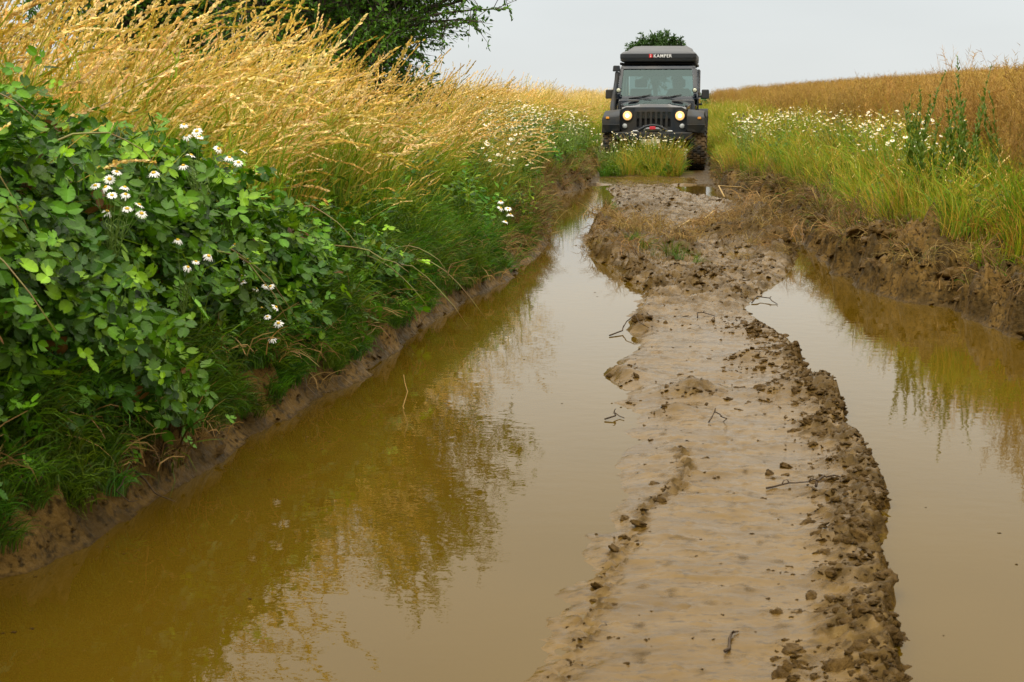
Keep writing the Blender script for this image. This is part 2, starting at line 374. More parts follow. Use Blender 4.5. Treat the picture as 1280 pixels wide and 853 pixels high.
ny, nx = XX.shape
ii = (np.arange(ny - 1)[:, None] * nx + np.arange(nx - 1)[None, :]).ravel()
Fq = np.stack([ii, ii + 1, ii + nx + 1, ii + nx], 1)
me = arrmesh('ground', np.stack([XX.ravel(), YY.ravel(), ZZ.ravel()], 1), Fq, np.stack([SO.ravel(), GR.ravel(), BK.ravel()], 1), M['ground'])
gobj = bpy.data.objects.new('ground', me); COL.objects.link(gobj); tag(gobj, kind='structure')
# water: one level sheet in the ruts
mb = MB(); mb.add([(-3.2, -4, 0), (3.6, -4, 0), (3.6, 27, 0), (-3.2, 27, 0)], [[0, 1, 2, 3]])
tag(mb.build('water', M['water']), kind='structure')

# ------------------------------------------------------------------ plant templates (linked nowhere, only instanced)
def vnorm(a): return a / (np.linalg.norm(a, axis=-1, keepdims=True) + 1e-9)
def ribbon(mb, P, W, c0, c1, az=None, mi=0):
    P = np.asarray(P); n = len(P)
    t = np.gradient(P, axis=0); az = random.uniform(0, 6.28) if az is None else az
    s = np.array([math.cos(az), math.sin(az), .15]); side = vnorm(np.cross(t, s) + 1e-6)
    W = np.asarray(W)[:, None]
    V = np.empty((2 * n, 3)); V[0::2] = P - side * W; V[1::2] = P + side * W
    k = np.linspace(0, 1, n)[:, None]; C = np.repeat(np.array(c0) * (1 - k) + np.array(c1) * k, 2, axis=0)
    mb.add(V, [[2 * i, 2 * i + 1, 2 * i + 3, 2 * i + 2] for i in range(n - 1)], mi, C)
def curve(base, h, lean, az, n=7, droop=1.8, wob=.012):
    s = np.linspace(0, 1, n); ang = lean * s ** droop
    dx = np.concatenate([[0], np.cumsum(np.sin((ang[1:] + ang[:-1]) / 2) * np.diff(s))]) * h
    dz = np.concatenate([[0], np.cumsum(np.cos((ang[1:] + ang[:-1]) / 2) * np.diff(s))]) * h
    P = np.stack([base[0] + dx * math.cos(az), base[1] + dx * math.sin(az), base[2] + dz], 1)
    P[1:, :2] += RNG.normal(0, wob, (n - 1, 2)) * s[1:, None]
    return P
def jit(c, k=.25):
    f = 1 + random.uniform(-k, k); return (c[0] * f * (1 + random.uniform(-.08, .08)), c[1] * f, c[2] * f * (1 + random.uniform(-.2, .2)))
GOLD = (.68, .465, .105); GOLD2 = (.44, .31, .035); PALE = (.86, .66, .29); GREEN = (.17, .28, .008); GREEN2 = (.095, .185, .006); LIME = (.29, .34, .010); BROWN = (.22, .13, .045)
def panicle(mb, P, n, spread, size, col):
    """loose seed head along the last part of a stem"""
    t = vnorm(P[-1] - P[0]); m = len(P)
    for i in range(n):
        k = random.random() ** .8; j = k * (m - 1); a = int(min(j, m - 2)); p = P[a] * (1 - (j - a)) + P[a + 1] * (j - a)
        az = random.uniform(0, 6.28); o = np.array([math.cos(az), math.sin(az), random.uniform(-.3, .5)])
        q = p + o * spread * (1.1 - k) * random.uniform(.2, 1) + t * size * .6
        d = vnorm(t * 1.2 + o * .5 + np.array([0, 0, random.uniform(-.5, .3)])); s = vnorm(np.cross(d, np.array([random.uniform(-1, 1), random.uniform(-1, 1), .3])))
        L_ = size * random.uniform(.6, 1.2); w_ = L_ * .25; c = jit(col, .25)
        mb.add([q - d * L_ * .5, q + s * w_, q + d * L_ * .5, q - s * w_], [[0, 1, 2, 3]], 0, c)
LEAN_AZ = 0.10       # the wind has laid the tall grass over towards the track
def tall_grass(seed, n=20, h=1.1, rad=.2, gold=.8, lean=.75, heads=44, green=34):
    random.seed(seed); mb = MB()
    for i in range(n):
        a = random.uniform(0, 6.28); r = rad * math.sqrt(random.random()); b = (r * math.cos(a), r * math.sin(a), -.03)
        hh = h * random.uniform(.62, 1.12); az = LEAN_AZ + random.gauss(0, .6)
        P = curve(b, hh, lean * random.uniform(.3, 1.5), az, 11, 1.6)
        g = random.random() < gold; c0 = jit(GREEN if random.random() < .6 else GOLD2); c1 = jit(GOLD if g else LIME)
        ribbon(mb, P, np.linspace(.0021, .0011, 11), c0, c1)
        pc = (PALE if random.random() < .45 else GOLD) if g else GOLD2
        kind = random.random()
        panicle(mb, P[8:] if kind < .6 else P[7:], int(heads * random.uniform(.7, 1.3)), .008 if kind < .5 else .020, .023, pc)
        for k in range(2):
            j = random.randint(1, 5); Q = curve(P[j], random.uniform(.18, .36), random.uniform(.9, 2.2), az + random.gauss(0, 1.0), 5, 1.2)
            ribbon(mb, Q, [.0032, .004, .0035, .002, .0004], jit(GREEN), jit(LIME if random.random() < .6 else GOLD2))
    for i in range(green):
        a = random.uniform(0, 6.28); r = rad * 1.1 * math.sqrt(random.random())
        P = curve((r * math.cos(a), r * math.sin(a), -.02), random.uniform(.3, .75), random.uniform(.5, 1.7), LEAN_AZ + random.gauss(0, 1.2), 6, 1.3)
        ribbon(mb, P, [.0035, .0048, .0048, .004, .0025, .0004], jit(GREEN2), jit(random.choice((GREEN, GREEN, LIME, GOLD2))))
    return mb.mesh('tall_grass_clump', [M['straw']])
def tuft(seed, n=60, h=.3, rad=.12, cols=(GREEN2, GREEN, LIME), lean=1.3, az0=None, wid=.0028):
    random.seed(seed); mb = MB()
    for i in range(n):
        a = random.uniform(0, 6.28); r = rad * math.sqrt(random.random()); az = a + random.gauss(0, .5) if az0 is None else az0 + random.gauss(0, .8)
        P = curve((r * math.cos(a), r * math.sin(a), -.02), h * random.uniform(.5, 1.15), lean * random.uniform(.4, 1.3), az, 6, 1.3, .006)
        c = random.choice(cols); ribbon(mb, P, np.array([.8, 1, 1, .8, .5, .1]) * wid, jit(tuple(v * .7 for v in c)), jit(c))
    return mb.mesh('grass_tuft', [M['grass']])
def crop(seed, n=16, h=1.0):
    """dry rape: branching stalks full of thin pods"""
    random.seed(seed); mb = MB(); A = (.26, .15, .026); B = (.42, .26, .058)
    for i in range(n):
        b = (random.uniform(-.3, .3), random.uniform(-.3, .3), -.03); hh = h * random.uniform(.8, 1.08); az = random.uniform(0, 6.28)
        P = curve(b, hh, random.uniform(.05, .5), az, 7, 1.2); ribbon(mb, P, np.linspace(.004, .0015, 7), jit((.20, .15, .035)), jit(A))
        for k in range(7):
            j = random.randint(2, 5); Q = curve(P[j], random.uniform(.18, .38), random.uniform(-.3, .5), random.uniform(0, 6.28), 5, 1)
            Q[:, 0] += np.linspace(0, .12, 5) * math.cos(k * 2.2); Q[:, 1] += np.linspace(0, .12, 5) * math.sin(k * 2.2)
            ribbon(mb, Q, np.linspace(.002, .001, 5), jit(A), jit(B))
            for q in range(12):
                s = random.random(); p = Q[1] * (1 - s) + Q[-1] * s; d = vnorm(np.array([random.uniform(-1, 1), random.uniform(-1, 1), random.uniform(.1, 1.3)])); L_ = random.uniform(.035, .06)
                sd_ = vnorm(np.cross(d, [.3, .5, .2])) * .0024; mb.add([p - sd_, p + sd_, p + d * L_ + sd_ * .3, p + d * L_ - sd_ * .3], [[0, 1, 2, 3]], 0, jit(random.choice((A, B, B)), .3))
    return mb.mesh('crop_clump', [M['straw']])
def litter(seed, n=40):
    """matted dead stems and roots"""
    random.seed(seed); mb = MB()
    for i in range(n):
        p = np.array([random.uniform(-.14, .14), random.uniform(-.14, .14), random.uniform(0, .03)]); az = random.uniform(0, 6.28)
        P = curve(p, random.uniform(.06, .24), random.uniform(1.0, 2.4), az, 5, .5, .012); ribbon(mb, P, np.array([1, 1, .9, .7, .3]) * .0022, jit(random.choice(((.36, .22, .07), (.16, .09, .03), (.10, .06, .02), (.28, .2, .05)))), jit((.30, .19, .06)))
    return mb.mesh('litter_clump', [M['straw']])
def clod_mesh(seed):
    random.seed(seed); bm = bmesh.new(); bmesh.ops.create_icosphere(bm, subdivisions=3, radius=1)
    from mathutils import noise as mn
    for v in bm.verts:
        q = v.co * 1.3 + Vector((seed * 3.1, 0, 0)); f = 1 + .5 * mn.fractal(q, .8, 2.1, 4); v.co = Vector((v.co.x * f * 1.1, v.co.y * f, v.co.z * f * .6))
    me = bpy.data.meshes.new('clod'); bm.to_mesh(me); bm.free(); me.materials.append(M['clod'])
    for p in me.polygons: p.use_smooth = True
    return me
M['clod'] = mat_noise('clod_soil', (.088, .049, .011), (.036, .019, .004), 1.3, .38, .7, bump=.8, bscale=6); M['clod'].node_tree.nodes['Principled BSDF'].inputs['Specular IOR Level'].default_value = .15; M['clod'].node_tree.nodes['Principled BSDF'].inputs['Specular Tint'].default_value = (1, .8, .5, 1)

def scatter(name, meshes, P, rot, scl, idx, label=None, **kw):
    """one stuff object whose points each carry one clump"""
    tc_ = bpy.data.collections.new(name + '_clumps')
    for i, m_ in enumerate(meshes):
        o = bpy.data.objects.new('%s_clump_%02d' % (name, i), m_); tc_.objects.link(o)
    me = bpy.data.meshes.new(name); P = np.asarray(P, np.float32); me.vertices.add(len(P)); me.vertices.foreach_set('co', P.ravel())
    a = me.attributes.new('rot', 'FLOAT_VECTOR', 'POINT'); a.data.foreach_set('vector', np.asarray(rot, np.float32).ravel())
    a = me.attributes.new('scl', 'FLOAT_VECTOR', 'POINT'); s = np.asarray(scl, np.float32); s = np.repeat(s[:, None], 3, 1) if s.ndim == 1 else s; a.data.foreach_set('vector', s.ravel())
    a = me.attributes.new('pick', 'INT', 'POINT'); a.data.foreach_set('value', np.asarray(idx, np.int32))
    o = bpy.data.objects.new(name, me); COL.objects.link(o)
    g = bpy.data.node_groups.new(name, 'GeometryNodeTree'); g.interface.new_socket('Geometry', in_out='INPUT', socket_type='NodeSocketGeometry'); g.interface.new_socket('Geometry', in_out='OUTPUT', socket_type='NodeSocketGeometry')
    gi = g.nodes.new('NodeGroupInput'); go = g.nodes.new('NodeGroupOutput'); ip = g.nodes.new('GeometryNodeInstanceOnPoints'); ci = g.nodes.new('GeometryNodeCollectionInfo')
    ci.inputs['Collection'].default_value = tc_; ci.inputs['Separate Children'].default_value = True; ci.inputs['Reset Children'].default_value = True
    ip.inputs['Pick Instance'].default_value = True
    def na(n, ty):
        q = g.nodes.new('GeometryNodeInputNamedAttribute'); q.data_type = ty; q.inputs['Name'].default_value = n; return q.outputs[0]
    mp_ = g.nodes.new('GeometryNodeMeshToPoints'); g.links.new(gi.outputs[0], mp_.inputs[0])
    g.links.new(mp_.outputs[0], ip.inputs['Points']); g.links.new(ci.outputs[0], ip.inputs['Instance'])
    g.links.new(na('pick', 'INT'), ip.inputs['Instance Index']); er = g.nodes.new('FunctionNodeEulerToRotation'); g.links.new(na('rot', 'FLOAT_VECTOR'), er.inputs[0]); g.links.new(er.outputs[0], ip.inputs['Rotation'])
    g.links.new(na('scl', 'FLOAT_VECTOR'), ip.inputs['Scale']); g.links.new(ip.outputs[0], go.inputs[0])
    md = o.modifiers.new('scatter', 'NODES'); md.node_group = g
    tag(o, label, kw.get('cat'), kw.get('group'), 'stuff'); return o

def pts_in(n, x0, x1, y0, y1, keep, ypow=1.0):
    x = RNG.uniform(x0, x1, n); y = y0 + (y1 - y0) * RNG.random(n) ** ypow
    xl, xa, xb, xr = edges(x, y); k = keep(x, y, xl - x, x - xr, x - xa, xb - x)
    k = k > RNG.random(n) if k.dtype != bool else k
    x, y = x[k], y[k]; return x, y, ground(x, y)
def rots(n, tilt=.1, spin=.35):
    return np.stack([RNG.normal(0, tilt, n), RNG.normal(0, tilt, n), RNG.uniform(-spin, spin, n)], 1)

# bramble mound top height above z=0
def btop(y): return np.interp(y, [2.0, 3.0, 4.9, 5.6, 6.3, 6.9, 7.6, 8.4], [1.2, 1.34, 1.28, 1.14, .92, .74, .56, .40])

# ------------------------------------------------------------------ off-road car
def bevel(o, w=.012, seg=2):
    m = o.modifiers.new('bevel', 'BEVEL'); m.width = w; m.segments = seg; m.limit_method = 'ANGLE'; m.angle_limit = R(35); m.harden_normals = True
    for p in o.data.polygons: p.use_smooth = True
    return o
def box(mb, x0, x1, y0, y1, z0, z1, mi=0, tx=0, ty=0):
    """box whose top may be narrowed by tx, ty on each side"""
    V = [(x0, y0, z0), (x1, y0, z0), (x1, y1, z0), (x0, y1, z0), (x0 + tx, y0 + ty, z1), (x1 - tx, y0 + ty, z1), (x1 - tx, y1 - ty, z1), (x0 + tx, y1 - ty, z1)]
    mb.add(V, [[3, 2, 1, 0], [4, 5, 6, 7], [0, 1, 5, 4], [1, 2, 6, 5], [2, 3, 7, 6], [3, 0, 4, 7]], mi)
def hexa(mb, V, mi=0): mb.add(V, [[3, 2, 1, 0], [4, 5, 6, 7], [0, 1, 5, 4], [1, 2, 6, 5], [2, 3, 7, 6], [3, 0, 4, 7]], mi)
def prism_x(mb, pts, x0, x1, mi=0):
    n = len(pts); V = [(x0, y, z) for y, z in pts] + [(x1, y, z) for y, z in pts]
    mb.add(V, [list(range(n)), list(range(2 * n - 1, n - 1, -1))] + [[i, i + n, (i + 1) % n + n, (i + 1) % n] for i in range(n)], mi)
def loft(mb, rings, mi=0, closed=True, caps=True):
    n = len(rings[0]); V = [p for r in rings for p in r]; Fs = []
    for i in range(len(rings) - 1):
        for k in range(n if closed else n - 1): Fs.append([i * n + k, i * n + (k + 1) % n, (i + 1) * n + (k + 1) % n, (i + 1) * n + k])
    if caps: Fs.append(list(range(n - 1, -1, -1))); Fs.append([(len(rings) - 1) * n + k for k in range(n)])
    mb.add(V, Fs, mi)
def lathe(mb, prof, axis, c, n=28, mi=0):
    """prof: (radius, along) pairs, turned round axis 'x' or 'y' through c"""
    rings = []
    for r, a in prof:
        rings.append([(c[0] + a, c[1] + r * math.cos(q), c[2] + r * math.sin(q)) if axis == 'x' else (c[0] + r * math.cos(q), c[1] + a, c[2] + r * math.sin(q)) for q in [2 * math.pi * k / n for k in range(n)]])
    loft(mb, rings, mi, True, True)
CP = mat_noise('car_paint', (.010, .017, .028), (.034, .031, .027), 2.6, .16, .40, metal=.3, lo=.45, hi=.75); CP.node_tree.nodes['Principled BSDF'].inputs['Coat Weight'].default_value = .8
PL = mat_noise('black_plastic', (.012, .018, .026), (.034, .030, .024), 5, .40, .65, bump=.1, bscale=60)
BL = mat('dark_void', (.006, .006, .007), .6)
TY = mat_noise('muddy_rubber', (.016, .015, .014), (.11, .065, .022), 6, .7, .85, bump=.5, bscale=30, lo=.42, hi=.58)
SHELL = mat_noise('tent_shell', (.040, .045, .054), (.058, .062, .072), 3, .42, .55)
SHELLD = mat('tent_band', (.010, .013, .018), .5)
PL.node_tree.nodes['Principled BSDF'].inputs['Specular IOR Level'].default_value = .28
CHR = mat('reflector', (.7, .7, .68), .12, 1.0)
def glass_mat(name, tint, refl):
    m = bpy.data.materials.new(name); m.use_nodes = True; t = m.node_tree; o = t.nodes['Material Output']; t.nodes.remove(t.nodes['Principled BSDF'])
    tr = t.nodes.new('ShaderNodeBsdfTransparent'); tr.inputs[0].default_value = (*tint, 1); g = t.nodes.new('ShaderNodeBsdfGlossy'); g.inputs['Roughness'].default_value = .03; g.inputs['Color'].default_value = (.62, .84, .83, 1)
    f = t.nodes.new('ShaderNodeFresnel'); f.inputs[0].default_value = refl; x = t.nodes.new('ShaderNodeMixShader')
    t.links.new(f.outputs[0], x.inputs[0]); t.links.new(tr.outputs[0], x.inputs[1]); t.links.new(g.outputs[0], x.inputs[2]); t.links.new(x.outputs[0], o.inputs[0]); return m
GL = glass_mat('window_glass', (.28, .38, .38), 2.0)
def emis(name, col, st):
    m = mat(name, col, .2); b = m.node_tree.nodes['Principled BSDF']; b.inputs['Emission Color'].default_value = (*col, 1); b.inputs['Emission Strength'].default_value = st; return m
LAMP = emis('lit_bulb', (1.0, .55, .20), .85); LAMPC = emis('lit_bulb_centre', (1.0, .85, .50), 5.0)

def make_car():
    c = empty('off_road_car', (-.055, 25.72, .02), R(-3.0))
    tag(c, 'dark grey off-road car with lit round headlights and a roof tent on the track', 'car')
    # body tub, cowl and rear
    mb = MB(); box(mb, -.74, .74, 1.25, 4.25, .62, 1.18, 0, .01, 0); box(mb, -.73, .73, 1.18, 1.46, 1.0, 1.275, 0, .03, .01); box(mb, -.60, .60, .5, 4.2, .48, .66)
    box(mb, -.56, .56, .42, 1.3, .62, 1.02)
    body = bevel(mb.build('body', CP, c), .03, 3)
    # bonnet: rising to the windscreen with a raised centre
    mb = MB(); rings = []
    for y, zt, w_ in ((.34, 1.125, .555), (.40, 1.165, .575), (.70, 1.205, .605), (1.05, 1.245, .645), (1.30, 1.27, .680)):
        xs_ = np.linspace(-1, 1, 15); r = []
        for u in xs_:
            z = zt - .045 * abs(u) ** 4 + .022 * (1 if abs(u) < .45 else max(0, 1 - (abs(u) - .45) / .12)) * (y > .36)
            r.append((u * w_, y, z))
        r += [(w_ + .005, y, zt - .20), (-w_ - .005, y, zt - .20)]; rings.append(r)
    loft(mb, rings); hood = mb.build('bonnet', CP, c, smooth=False); bevel(hood, .012)
    for s in (-1, 1):
        mb = MB(); box(mb, s * .40 - .11, s * .40 + .11, .86, 1.02, 1.235, 1.262, 0, .02, .02); bevel(mb.build('bonnet_vent', PL, hood), .008)
        mb = MB(); box(mb, s * .575 - .02, s * .575 + .02, .50, .58, 1.10, 1.17); bevel(mb.build('bonnet_latch', PL, hood), .006)
    # grille with seven slots
    mb = MB(); zc0, zc1 = .785, 1.055
    gx = [-.325 + .65 * k / 7 for k in range(8)]
    front = lambda x: .345 - .03 * math.cos(min(abs(x) / .62, 1) * 1.57)
    def slab(x0, x1, z0, z1):
        hexa(mb, [(x0, front(x0), z0), (x1, front(x1), z0), (x1, .44, z0), (x0, .44, z0), (x0, front(x0) + (.012 if z1 > 1.1 else 0), z1), (x1, front(x1) + (.012 if z1 > 1.1 else 0), z1), (x1, .44, z1), (x0, .44, z1)])
    for k in range(8): slab(gx[k] - .020, gx[k] + .020, zc0, zc1)
    xs_ = np.linspace(-.345, .345, 9)
    for a, b in zip(xs_[:-1], xs_[1:]): slab(a, b, zc1, 1.135); slab(a, b, .70, zc0)
    for s in (-1, 1):
        prof = [(.345, .70), (.56, .70), (.60, .76), (.615, .90), (.605, 1.03), (.565, 1.10), (.50, 1.135), (.345, 1.135)]
        V = [(s * x, front(x), z) for x, z in prof] + [(s * x, .44, z) for x, z in prof]; n = len(prof)
        mb.add(V, [list(range(n)), list(range(2 * n - 1, n - 1, -1))] + [[i, i + n, (i + 1) % n + n, (i + 1) % n] for i in range(n)])
    grille = mb.build('grille', CP, c); bm = bmesh.new(); bm.from_mesh(grille.data); bmesh.ops.recalc_face_normals(bm, faces=bm.faces); bm.to_mesh(grille.data); bm.free()
    grille.data.materials[0] = PL
    mb = MB(); box(mb, -.335, .335, .405, .43, .78, 1.06); mb.build('radiator', BL, c)
    for s in (-1, 1):
        x = s * .47; y = front(.47) - .006
        mb = MB(); lathe(mb, [(.080, .02), (.100, .02), (.104, -.010), (.096, -.018), (.088, -.014), (.082, .012)], 'y', (x, y, .985), 30)
        h = mb.build('headlight', PL, c, smooth=True); tag(h, 'round headlight, lit warm yellow')
        mb = MB(); lathe(mb, [(.082, .006), (.080, -.010), (.064, -.020), (.04, -.026), (.002, -.028)], 'y', (x, y, .985), 30); mb.build('lens', LAMP, h, smooth=True)
        mb = MB(); lathe(mb, [(.034, -.024), (.030, -.034), (.002, -.036)], 'y', (x, y, .985), 16); mb.build('bulb', LAMPC, h, smooth=True)
        mb = MB(); lathe(mb, [(.044, .02), (.044, -.012), (.034, -.020), (.002, -.024)], 'y', (s * .515, y - .002, .800), 20); mb.build('fog_light', mat('clear_lens', (.40, .42, .42), .15), c, smooth=True)
        # fender flare with flat faceted front
        mb = MB(); out = [(.20, .70), (.18, .84), (.21, .99), (.34, 1.075), (.60, 1.10), (1.05, 1.10), (1.28, .98), (1.38, .72)]; inn = [(1.32, .72), (1.22, .94), (1.02, 1.045), (.62, 1.045), (.38, 1.02), (.30, .95), (.28, .82), (.30, .72)]
        prism_x(mb, out + inn, s * .60, s * .915)
        fl = mb.build('fender', PL, c); bm = bmesh.new(); bm.from_mesh(fl.data)
        for v in bm.verts:     # pull the outer front corner back and down
            if abs(v.co.x) > .8: v.co.z -= .035; v.co.y += .06 if v.co.y < .4 else 0; v.co.x = s * (.90 if v.co.z > .95 else .925)
        bmesh.ops.recalc_face_normals(bm, faces=bm.faces); bm.to_mesh(fl.data); bm.free(); bevel(fl, .02, 3)
        mb = MB(); hexa(mb, [(s * .60, .215, .70), (s * .84, .235, .70), (s * .84, .30, .70), (s * .60, .30, .70), (s * .60, .165, .835), (s * .925, .215, .835), (s * .925, .30, .835), (s * .60, .30, .835)])
        q = mb.build('fender_lower', PL, fl); bm = bmesh.new(); bm.from_mesh(q.data); bmesh.ops.recalc_face_normals(bm, faces=bm.faces); bm.to_mesh(q.data); bm.free(); bevel(q, .01)
        mb = MB(); box(mb, s * .82 - .03, s * .82 + .03, .222, .26, .925, .965); bevel(mb.build('indicator', mat('amber', (.75, .30, .03), .25), fl), .008)
        mb = MB(); prism_x(mb, [(2.45, .70), (2.52, .95), (2.72, 1.09), (3.35, 1.09), (3.6, .95), (3.68, .72), (3.6, .72), (3.5, .93), (3.3, 1.03), (2.76, 1.03), (2.6, .93), (2.53, .70)], s * .70, s * .93); fr = mb.build('fender', PL, c)
        bm = bmesh.new(); bm.from_mesh(fr.data); bmesh.ops.recalc_face_normals(bm, faces=bm.faces); bm.to_mesh(fr.data); bm.free(); bevel(fr, .015)
    # bumper, winch, hoop, plate
    mb = MB(); loft(mb, [[(x, y0, .565), (x, y0, .69), (x, .34, .70), (x, .34, .555)] for x, y0 in ((-.70, .17), (-.58, .07), (-.40, .02), (.40, .02), (.58, .07), (.70, .17))])
    bump = bevel(mb.build('bumper', PL, c), .015)
    mb = MB(); add_tube(mb, [(-.36, .07, .69), (-.24, .05, .735), (-.12, .04, .80), (0, .04, .82), (.12, .04, .80), (.24, .05, .735), (.36, .07, .69)], .024, 10); mb.build('bumper_hoop', PL, bump, smooth=True)
    mb = MB(); lathe(mb, [(.05, -.18), (.07, -.17), (.07, -.13), (.042, -.12), (.042, .12), (.07, .13), (.07, .17), (.05, .18)], 'x', (0, .12, .74), 18); wi = mb.build('winch', mat('winch_grey', (.30, .31, .32), .35, .7), bump, smooth=True)
    mb = MB(); box(mb, -.055, .055, .012, .03, .745, .80); bevel(mb.build('winch_hook', mat('red_hook', (.55, .03, .05), .35), wi), .01)
    for s in (-1, 1):
        mb = MB(); box(mb, s * .30 - .055, s * .30 + .055, .03, .08, .70, .73); bevel(mb.build('tow_hook', mat('bright_steel', (.55, .56, .58), .3, .8), bump), .008)
    mb = MB(); box(mb, -.20, .14, -.022, -.008, .475, .575); pl = bevel(mb.build('number_plate', mat_noise('dirty_plate', (.62, .62, .55), (.40, .30, .16), 14, .45), bump), .004)
    mb = MB(); box(mb, -.55, .55, .30, .48, .40, .56, 0, .02, .02); bevel(mb.build('skid_plate', BL, c), .02)
    mb = MB(); add_tube(mb, [(-.70, .72, .44), (.70, .72, .44)], .05, 12); lathe(mb, [(.04, -.12), (.13, -.08), (.13, .08), (.04, .12)], 'x', (.15, .72, .44), 16); mb.build('axle', TY, c, smooth=True)
    # windscreen
    def ws(x, k): return (x * (1 - .075 * k), 1.36 + .27 * k, 1.275 + .60 * k)      # k 0 bottom .. 1 top
    def bar(mb, a, b, t0, t1, d=.045):
        V = []
        for q in (a, b):
            pass
    mb = MB()
    def quadbar(x0, k0, x1, k1, x2, k2, x3, k3):
        A = [ws(x0, k0), ws(x1, k1), ws(x2, k2), ws(x3, k3)]; B = [(p[0], p[1] + .05, p[2] - .015) for p in A]; mb.add(A + B, [[0, 1, 2, 3], [7, 6, 5, 4], [0, 4, 5, 1], [1, 5, 6, 2], [2, 6, 7, 3], [3, 7, 4, 0]])
    quadbar(-.755, 0, .755, 0, .755, .10, -.755, .10); quadbar(-.755, .93, .755, .93, .755, 1.03, -.755, 1.03)
    for s in (-1, 1): quadbar(s * .755, .0, s * .755, 1.0, s * .685, 1.0, s * .685, 0)
    wf = mb.build('windscreen_frame', CP, c); bm = bmesh.new(); bm.from_mesh(wf.data); bmesh.ops.recalc_face_normals(bm, faces=bm.faces); bm.to_mesh(wf.data); bm.free(); bevel(wf, .01)
    mb = MB(); A = [ws(-.69, .09), ws(.69, .09), ws(.69, .94), ws(-.69, .94)]; A = [(p[0], p[1] + .02, p[2] - .006) for p in A]; mb.add(A, [[0, 1, 2, 3]]); mb.build('windscreen', GL, wf)
    for x0, x1 in ((-.52, -.10), (.02, .46)):
        mb = MB(); p0 = Vector(ws(x0, .03)); p1 = Vector(ws(x1, .12)); add_tube(mb, [p0 + Vector((0, -.02, 0)), (p0 + p1) / 2 + Vector((0, -.035, .0)), p1 + Vector((0, -.015, .01))], .011, 6); mb.build('wiper', BL, wf)
    mb = MB(); p = ws(0, .82); box(mb, -.10, .10, p[1] + .07, p[1] + .10, p[2] - .05, p[2] + .02); bevel(mb.build('rear_view_mirror', BL, wf), .01)
    # doors with panes and mirrors
    for s in (-1, 1):
        for y0, y1 in ((1.46, 2.45), (2.47, 3.30)):
            mb = MB(); x = s * .745; box(mb, min(x, x + s * .035), max(x, x + s * .035), y0, y1, .66, 1.30); ytop = y0 + (.24 if y0 < 2 else 0)
            hexa(mb, [(x - .02, y0, 1.30), (x + .02, y0, 1.30), (x + .02, y0 + .05, 1.30), (x - .02, y0 + .05, 1.30), (x - s * .04 - .02, ytop, 1.84), (x - s * .04 + .02, ytop, 1.84), (x - s * .04 + .02, ytop + .05, 1.84), (x - s * .04 - .02, ytop + .05, 1.84)])
            hexa(mb, [(x - .02, y1 - .06, 1.30), (x + .02, y1 - .06, 1.30), (x + .02, y1, 1.30), (x - .02, y1, 1.30), (x - s * .04 - .02, y1 - .06, 1.84), (x - s * .04 + .02, y1 - .06, 1.84), (x - s * .04 + .02, y1, 1.84), (x - s * .04 - .02, y1, 1.84)])
            d = bevel(mb.build('door', CP, c), .008)
            mb = MB(); mb.add([(x, y0 + .05, 1.30), (x, y1 - .06, 1.30), (x - s * .04, y1 - .06, 1.83), (x - s * .04, ytop + .05, 1.83)], [[0, 1, 2, 3]]); mb.build('door_window', GL, d)
            mb = MB(); box(mb, min(x + s * .035, x + s * .07), max(x + s * .035, x + s * .07), y1 - .25, y1 - .1, 1.16, 1.20); bevel(mb.build('door_handle', PL, d), .008)
            if y0 < 2:
                mb = MB(); box(mb, min(s * .76, s * .86), max(s * .76, s * .86), 1.52, 1.57, 1.31, 1.35); box(mb, s * .895 - .075, s * .895 + .075, 1.47, 1.58, 1.285, 1.455, 0, .008, .01); mr_ = bevel(mb.build('side_mirror', PL, d), .02, 3)
                mb = MB(); box(mb, s * .895 - .062, s * .895 + .062, 1.578, 1.586, 1.30, 1.44); mb.build('mirror_glass', CHR, mr_)
        # pillar light
        mb = MB(); lathe(mb, [(.02, .07), (.045, .05), (.050, .0), (.046, -.012)], 'y', (s * .705, 1.27, 1.44), 20); q = mb.build('pillar_light', BL, c, smooth=True)
        mb = MB(); lathe(mb, [(.044, -.008), (.03, -.016), (.002, -.019)], 'y', (s * .705, 1.27, 1.44), 20); mb.build('lens', mat('work_lamp', (.62, .64, .50), .15, .4), q, smooth=True)
    # hard top: roof, rear pillars, back
    mb = MB(); box(mb, -.71, .71, 1.62, 4.2, 1.835, 1.90, 0, .03, .02); roof = bevel(mb.build('roof', CP, c), .02, 3)
    mb = MB()
    for s in (-1, 1): box(mb, s * .73 - .02, s * .73 + .02, 3.30, 3.42, 1.17, 1.86); box(mb, s * .73 - .02, s * .73 + .02, 4.08, 4.22, 1.17, 1.86)
    box(mb, -.72, .72, 4.18, 4.22, 1.17, 1.36); box(mb, -.72, .72, 4.18, 4.22, 1.74, 1.85)
    for s in (-1, 1): box(mb, s * .73 - .02, s * .73 + .02, 3.42, 4.08, 1.175, 1.22)
    hs = bevel(mb.build('hard_top', CP, c), .01)
    mb = MB(); mb.add([(-.70, 4.2, 1.36), (.70, 4.2, 1.36), (.70, 4.2, 1.74), (-.70, 4.2, 1.74)], [[0, 1, 2, 3]])
    for s in (-1, 1): mb.add([(s * .73, 3.42, 1.2), (s * .73, 4.08, 1.2), (s * .73, 4.08, 1.83), (s * .73, 3.42, 1.83)], [[0, 1, 2, 3]])
    mb.build('rear_window', GL, hs)
    # rack and roof tent
    mb = MB()
    for y in (1.85, 2.6, 3.5): box(mb, -.70, .70, y - .03, y + .03, 1.925, 1.955); [box(mb, s * .66 - .03, s * .66 + .03, y - .04, y + .04, 1.885, 1.93) for s in (-1, 1)]
    for s in (-1, 1): box(mb, s * .70 - .02, s * .70 + .02, 1.72, 3.9, 1.915, 1.96)
    rack = bevel(mb.build('roof_rack', BL, c), .006)
